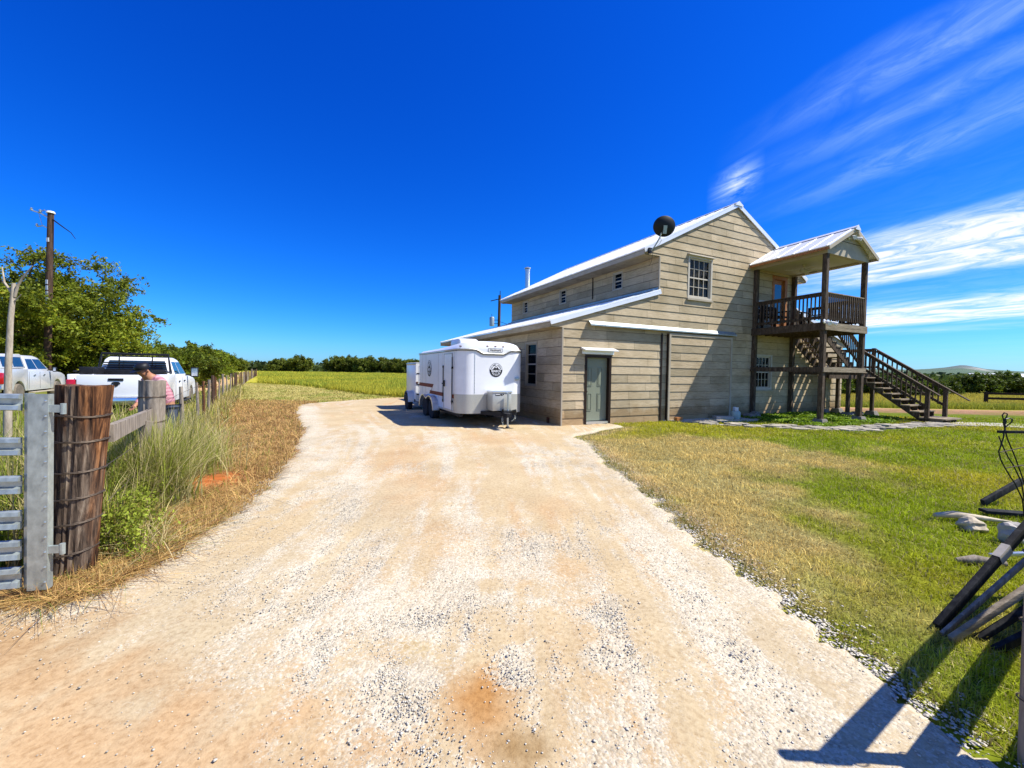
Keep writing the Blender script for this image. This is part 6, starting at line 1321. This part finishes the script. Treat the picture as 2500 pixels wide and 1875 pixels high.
def mat_plaid():
    m, nt, p = newmat('pink_plaid_cloth'); tc = nt.nodes.new('ShaderNodeTexCoord'); c = None; base = (.55, .30, .33)
    for ax, sc in (('Z', 34), ('X', 34), ('Z', 90)):
        w = nt.nodes.new('ShaderNodeTexWave'); w.bands_direction = ax; w.inputs['Scale'].default_value = sc / 6.28; w.inputs['Distortion'].default_value = .3; nt.links.new(tc.outputs['Object'], w.inputs[0])
        r_ = ramp(nt, w.outputs['Fac'], [(.42, (.80, .68, .72)), (.62, (1.06, 1.03, 1.03))]); c = r_ if c is None else mixc(nt, .8, c, r_, 'MULTIPLY')
    c = mixc(nt, 1, c, base, 'MULTIPLY'); nt.links.new(c, p.inputs['Base Color']); p.inputs['Roughness'].default_value = .9; return m
M['plaid'] = mat_plaid()
pr_ = empty('person', (-5.78, 6.85, .0), R(-12), 'person in pink plaid shirt and dark cap bending over the fence', 'person')
J = dict(pel=(0, 0, .92), sp=(0, -.03, 1.10), ch=(0, -.15, 1.32), nb=(0, -.25, 1.45), nk=(0, -.31, 1.50), hd=(0, -.37, 1.57), ht=(0, -.375, 1.625), chn=(0, -.435, 1.52),
         sl=(.17, -.21, 1.41), el=(.25, -.24, 1.14), wl=(.22, -.42, .96), hl=(.215, -.47, .92), sr=(-.17, -.21, 1.41), er=(-.22, -.20, 1.15), wr=(-.10, -.40, 1.02), hr=(-.085, -.45, .99),
         hpl=(.095, 0, .88), kl=(.12, -.05, .48), al=(.13, .02, .09), tl=(.14, -.14, .05), hpr=(-.095, 0, .88), kr=(-.12, -.07, .48), ar=(-.13, 0, .09), tr_=(-.14, -.16, .05))
def sk(name, chain, rad, mat, root=0, sub=2):
    keys = []; E = []
    for ch in chain:
        for a in ch:
            if a not in keys: keys.append(a)
        E += [(keys.index(a), keys.index(b)) for a, b in zip(ch[:-1], ch[1:])]
    return skin(name, [J[k] for k in keys], E, [rad[k] for k in keys], mat, pr_, sub, root)
fing = []; frad = {}
for s, h in (('l', 'hl'), ('r', 'hr')):
    bx, by, bz = J[h]
    for i, (dx, L) in enumerate(((-.034, .062), (-.012, .075), (.012, .072), (.034, .056))):
        for k, f in enumerate((.35, .7, 1.0)): J[f'f{s}{i}{k}'] = (bx + dx * (1 + .1 * f), by - L * f * .55 - .02, bz - L * f * .8 - .018); frad[f'f{s}{i}{k}'] = .0095 - .0015 * k
        fing.append([h, f'f{s}{i}0', f'f{s}{i}1', f'f{s}{i}2'])
    sg = -1 if s == 'l' else 1
    for k, f in enumerate((.5, 1.0)): J[f't{s}{k}'] = (bx + sg * (.035 + .02 * f), by - .025 * f, bz - .03 * f); frad[f't{s}{k}'] = .011 - .002 * k
    fing.append([h, f't{s}0', f't{s}1'])
rad = dict(pel=.13, sp=.125, ch=.14, nb=.075, nk=.058, hd=.085, ht=.075, chn=.045, sl=.06, el=.042, wl=.028, hl=.032, sr=.06, er=.042, wr=.028, hr=.032, hpl=.085, kl=.062, al=.042, tl=.035, hpr=.085, kr=.062, ar=.042, tr_=.035); rad.update(frad)
sk('body', [['pel', 'sp', 'ch', 'nb', 'nk', 'hd', 'ht'], ['hd', 'chn'], ['nb', 'sl', 'el', 'wl', 'hl'], ['nb', 'sr', 'er', 'wr', 'hr'], ['pel', 'hpl', 'kl', 'al', 'tl'], ['pel', 'hpr', 'kr', 'ar', 'tr_']] + fing, rad, 'skin')
sk('shirt', [['pel', 'sp', 'ch', 'nb'], ['nb', 'sl', 'el', 'wl'], ['nb', 'sr', 'er', 'wr']], dict(pel=.155, sp=.15, ch=.17, nb=.10, sl=.072, el=.056, wl=.044, sr=.072, er=.056, wr=.044), 'plaid')
sk('trousers', [['pel', 'hpl', 'kl', 'al'], ['pel', 'hpr', 'kr', 'ar']], dict(pel=.135, hpl=.105, kl=.082, al=.068, hpr=.105, kr=.082, ar=.068), 'denim')
for s in ('l', 'r'):
    a, t_ = ('al', 'tl') if s == 'l' else ('ar', 'tr_'); sk('boot', [[a, t_]], {a: .06, t_: .05}, 'boot')
pr_.scale = (.95, .95, .95)
mb = MB(); mb.lathe([(.104, 0), (.106, .03), (.098, .065), (.07, .092), (.03, .102), (.004, .103)], (0, 0, 0), 22); cp = mb.build('cap', M['black'], pr_, smooth=True); cp.location = (0, -.375, 1.612); cp.rotation_euler = (R(24), 0, 0)
mb = MB(); q = [(-.085, -.06), (-.075, -.15), (-.04, -.185), (0, -.195), (.04, -.185), (.075, -.15), (.085, -.06)]; mb.prism(q, .0, .008, 'Z'); mb.build('brim', M['black'], cp)
mb = MB(); mb.lathe([(.002, -.03), (.012, -.012), (.014, .0), (.004, .012)], (0, 0, 0), 10); o = mb.build('nose', M['skin'], pr_, smooth=True); o.location = (0, -.467, 1.57)
for s in (-1, 1):
    rk = MB(); rk.lathe([(.002, -.028), (.014, -.015), (.016, .01), (.004, .026)], (0, 0, 0), 10); o = rk.build('ear', M['skin'], pr_, smooth=True); o.location = (s * .088, -.36, 1.57)
    rk = MB(); rk.lathe([(.001, -.008), (.010, 0), (.001, .008)], (0, 0, 0), 8); o = rk.build('eye', M['interior'], pr_, smooth=True); o.location = (s * .032, -.453, 1.587)
mb = MB(); mb.box(-.024, .024, -.478, -.470, 1.527, 1.533); mb.build('mouth', M['redrust'], pr_)

# ------------------------------------------------------------------ sky, sun, camera
SUNV = (UX * .65 - WX * .36 + Vector((0, 0, 1))).normalized()
w = bpy.data.worlds.new('World'); scene.world = w; w.use_nodes = True; nt = w.node_tree; bg = nt.nodes['Background']
sky = nt.nodes.new('ShaderNodeTexSky'); sky.sky_type = 'NISHITA'; sky.sun_disc = False; sky.sun_elevation = math.asin(SUNV.z); sky.sun_rotation = math.atan2(SUNV.x, SUNV.y)
sky.air_density = 1.0; sky.dust_density = .3; sky.ozone_density = 4.0
tc = nt.nodes.new('ShaderNodeTexCoord'); sep = nt.nodes.new('ShaderNodeSeparateXYZ'); nt.links.new(tc.outputs['Generated'], sep.inputs[0])
def mth(op, a, b=None, c=None, clamp=False):
    m = nt.nodes.new('ShaderNodeMath'); m.operation = op; m.use_clamp = clamp
    for i, v in enumerate((a, b, c)):
        if v is None: continue
        if isinstance(v, (int, float)): m.inputs[i].default_value = v
        else: nt.links.new(v, m.inputs[i])
    return m.outputs[0]
X_, Y_, Z_ = sep.outputs; zz = mth('MAXIMUM', Z_, .004)
px = mth('DIVIDE', X_, zz); py = mth('DIVIDE', Y_, zz)
A_ = mth('ADD', mth('MULTIPLY', px, .93), mth('MULTIPLY', py, .37)); B_ = mth('ADD', mth('MULTIPLY', px, -.37), mth('MULTIPLY', py, .93))
cmb = nt.nodes.new('ShaderNodeCombineXYZ'); lg = mth('LOGARITHM', mth('MAXIMUM', A_, .2), 2.718)      # bands spaced by log distance
ratio = mth('DIVIDE', X_, mth('MAXIMUM', Y_, .05))
nt.links.new(mth('MULTIPLY', lg, 3.0), cmb.inputs[0]); nt.links.new(mth('MULTIPLY', ratio, 1.0), cmb.inputs[1])
n1 = noise(nt, cmb.outputs[0], .9, 4, .5, .5); n2 = noise(nt, cmb.outputs[0], 4.2, 9, .66, 1.1)
aw = mth('ADD', lg, mth('MULTIPLY', mth('SUBTRACT', n1, .5), .26))
bands = ramp(nt, mth('DIVIDE', aw, 3.0), [(p_, (v_,) * 3) for p_, v_ in ((0, 0), (.12, 0), (.165, .30), (.185, .04), (.214, .26), (.236, .05), (.280, .28), (.308, .04), (.40, .07), (.44, .85), (.47, 1), (.54, .9), (.57, .2), (.63, .18), (.685, 1), (.76, 1), (.785, .18), (.81, .4), (.84, .06), (1, .12))])
br = nt.nodes.new('ShaderNodeSeparateColor'); nt.links.new(bands, br.inputs[0])
azm = ramp(nt, mth('DIVIDE', ratio, 1.4), [(0, (0, 0, 0)), (.34, (0, 0, 0)), (.50, (.5,) * 3), (.64, (1, 1, 1))])
am = nt.nodes.new('ShaderNodeSeparateColor'); nt.links.new(azm, am.inputs[0])
wisp = ramp(nt, n2, [(.37, (0, 0, 0)), (.62, (1, 1, 1))]); ws = nt.nodes.new('ShaderNodeSeparateColor'); nt.links.new(wisp, ws.inputs[0])
cl = mth('MULTIPLY', mth('MULTIPLY', br.outputs[0], am.outputs[0]), mth('ADD', mth('MULTIPLY', ws.outputs[0], .62), .38), clamp=True)
front = mth('GREATER_THAN', Y_, 0.02); cl = mth('MULTIPLY', cl, front)
# small puff above the house and unseen cloud added behind the camera as neutral fill
pa = mth('SUBTRACT', 1, mth('DIVIDE', mth('ABSOLUTE', mth('SUBTRACT', mth('DIVIDE', aw, 3.0), .212)), .035), clamp=True)
pb = mth('SUBTRACT', 1, mth('DIVIDE', mth('ABSOLUTE', mth('SUBTRACT', ratio, .53)), .07), clamp=True)
cl = mth('ADD', cl, mth('MULTIPLY', mth('MULTIPLY', mth('MULTIPLY', pa, pb), ws.outputs[0]), mth('MULTIPLY', front, .75)), clamp=True)
n3 = noise(nt, tc.outputs['Generated'], 3.2, 6, .6, .5); bk = ramp(nt, n3, [(.40, (0, 0, 0)), (.66, (.5,) * 3)]); bs_ = nt.nodes.new('ShaderNodeSeparateColor'); nt.links.new(bk, bs_.inputs[0])
cl = mth('ADD', cl, mth('MULTIPLY', bs_.outputs[0], mth('MULTIPLY', mth('SUBTRACT', 0, mth('ADD', Y_, .08)), 5.0, clamp=True)), clamp=True)
hs = nt.nodes.new('ShaderNodeHueSaturation'); hs.inputs['Saturation'].default_value = 1.3; hs.inputs['Hue'].default_value = .5; nt.links.new(sky.outputs[0], hs.inputs['Color'])
gm = nt.nodes.new('ShaderNodeMix'); gm.data_type = 'RGBA'; gm.blend_type = 'MULTIPLY'; gm.inputs[0].default_value = 1; nt.links.new(hs.outputs[0], gm.inputs[6]); gm.inputs[7].default_value = (.62, .95, 1.25, 1)
sc3 = nt.nodes.new('ShaderNodeSeparateColor'); nt.links.new(gm.outputs[2], sc3.inputs[0]); cc3 = nt.nodes.new('ShaderNodeCombineColor')
for i_, (p_, k_2) in enumerate(((1.7, .20), (1.25, .44), (1.0, .97))): nt.links.new(mth('MULTIPLY', mth('POWER', sc3.outputs[i_], p_), k_2), cc3.inputs[i_])
mx = nt.nodes.new('ShaderNodeMix'); mx.data_type = 'RGBA'; nt.links.new(cl, mx.inputs[0]); nt.links.new(cc3.outputs[0], mx.inputs[6]); ccol = ramp(nt, cl, [(0, (.30, .58, .78)), (.35, (.50, .66, .76)), (.8, (.74, .74, .74))]); csc = nt.nodes.new('ShaderNodeVectorMath'); csc.operation = 'SCALE'; csc.inputs['Scale'].default_value = 9.6; nt.links.new(ccol, csc.inputs[0]); nt.links.new(csc.outputs[0], mx.inputs[7])
nt.links.new(mx.outputs[2], bg.inputs[0]); bg.inputs[1].default_value = .10
sl = bpy.data.lights.new('sun', 'SUN'); sl.energy = 5.0; sl.angle = R(.5); sl.color = (1, .96, .88); so = bpy.data.objects.new('sun', sl); COL.objects.link(so); so.rotation_euler = SUNV.to_track_quat('Z', 'Y').to_euler(); so.location = (0, 0, 30)

cam = bpy.data.cameras.new('camera'); cam.lens = 1001.66 / 2500 * 36; cam.sensor_width = 36; cam.clip_start = .05; cam.clip_end = 20000
co = bpy.data.objects.new('camera', cam); COL.objects.link(co)
pt_, rl_ = R(-1.80072), R(.85654); Fv = Vector((0, math.cos(pt_), math.sin(pt_))); Rv = Vector((1, 0, 0)); Uv = Rv.cross(Fv)
R2 = Rv * math.cos(rl_) + Uv * math.sin(rl_); U2 = Uv * math.cos(rl_) - Rv * math.sin(rl_)
m3 = Matrix((R2, U2, -Fv)).transposed(); co.matrix_world = Matrix.Translation((0, 0, 1.579)) @ m3.to_4x4(); scene.camera = co
scene.view_settings.view_transform = 'Standard'; scene.view_settings.look = 'None'; scene.view_settings.exposure = .75; scene.view_settings.gamma = 1
scene.cycles.max_bounces = 6; scene.cycles.transparent_max_bounces = 8; scene.cycles.use_denoising = True
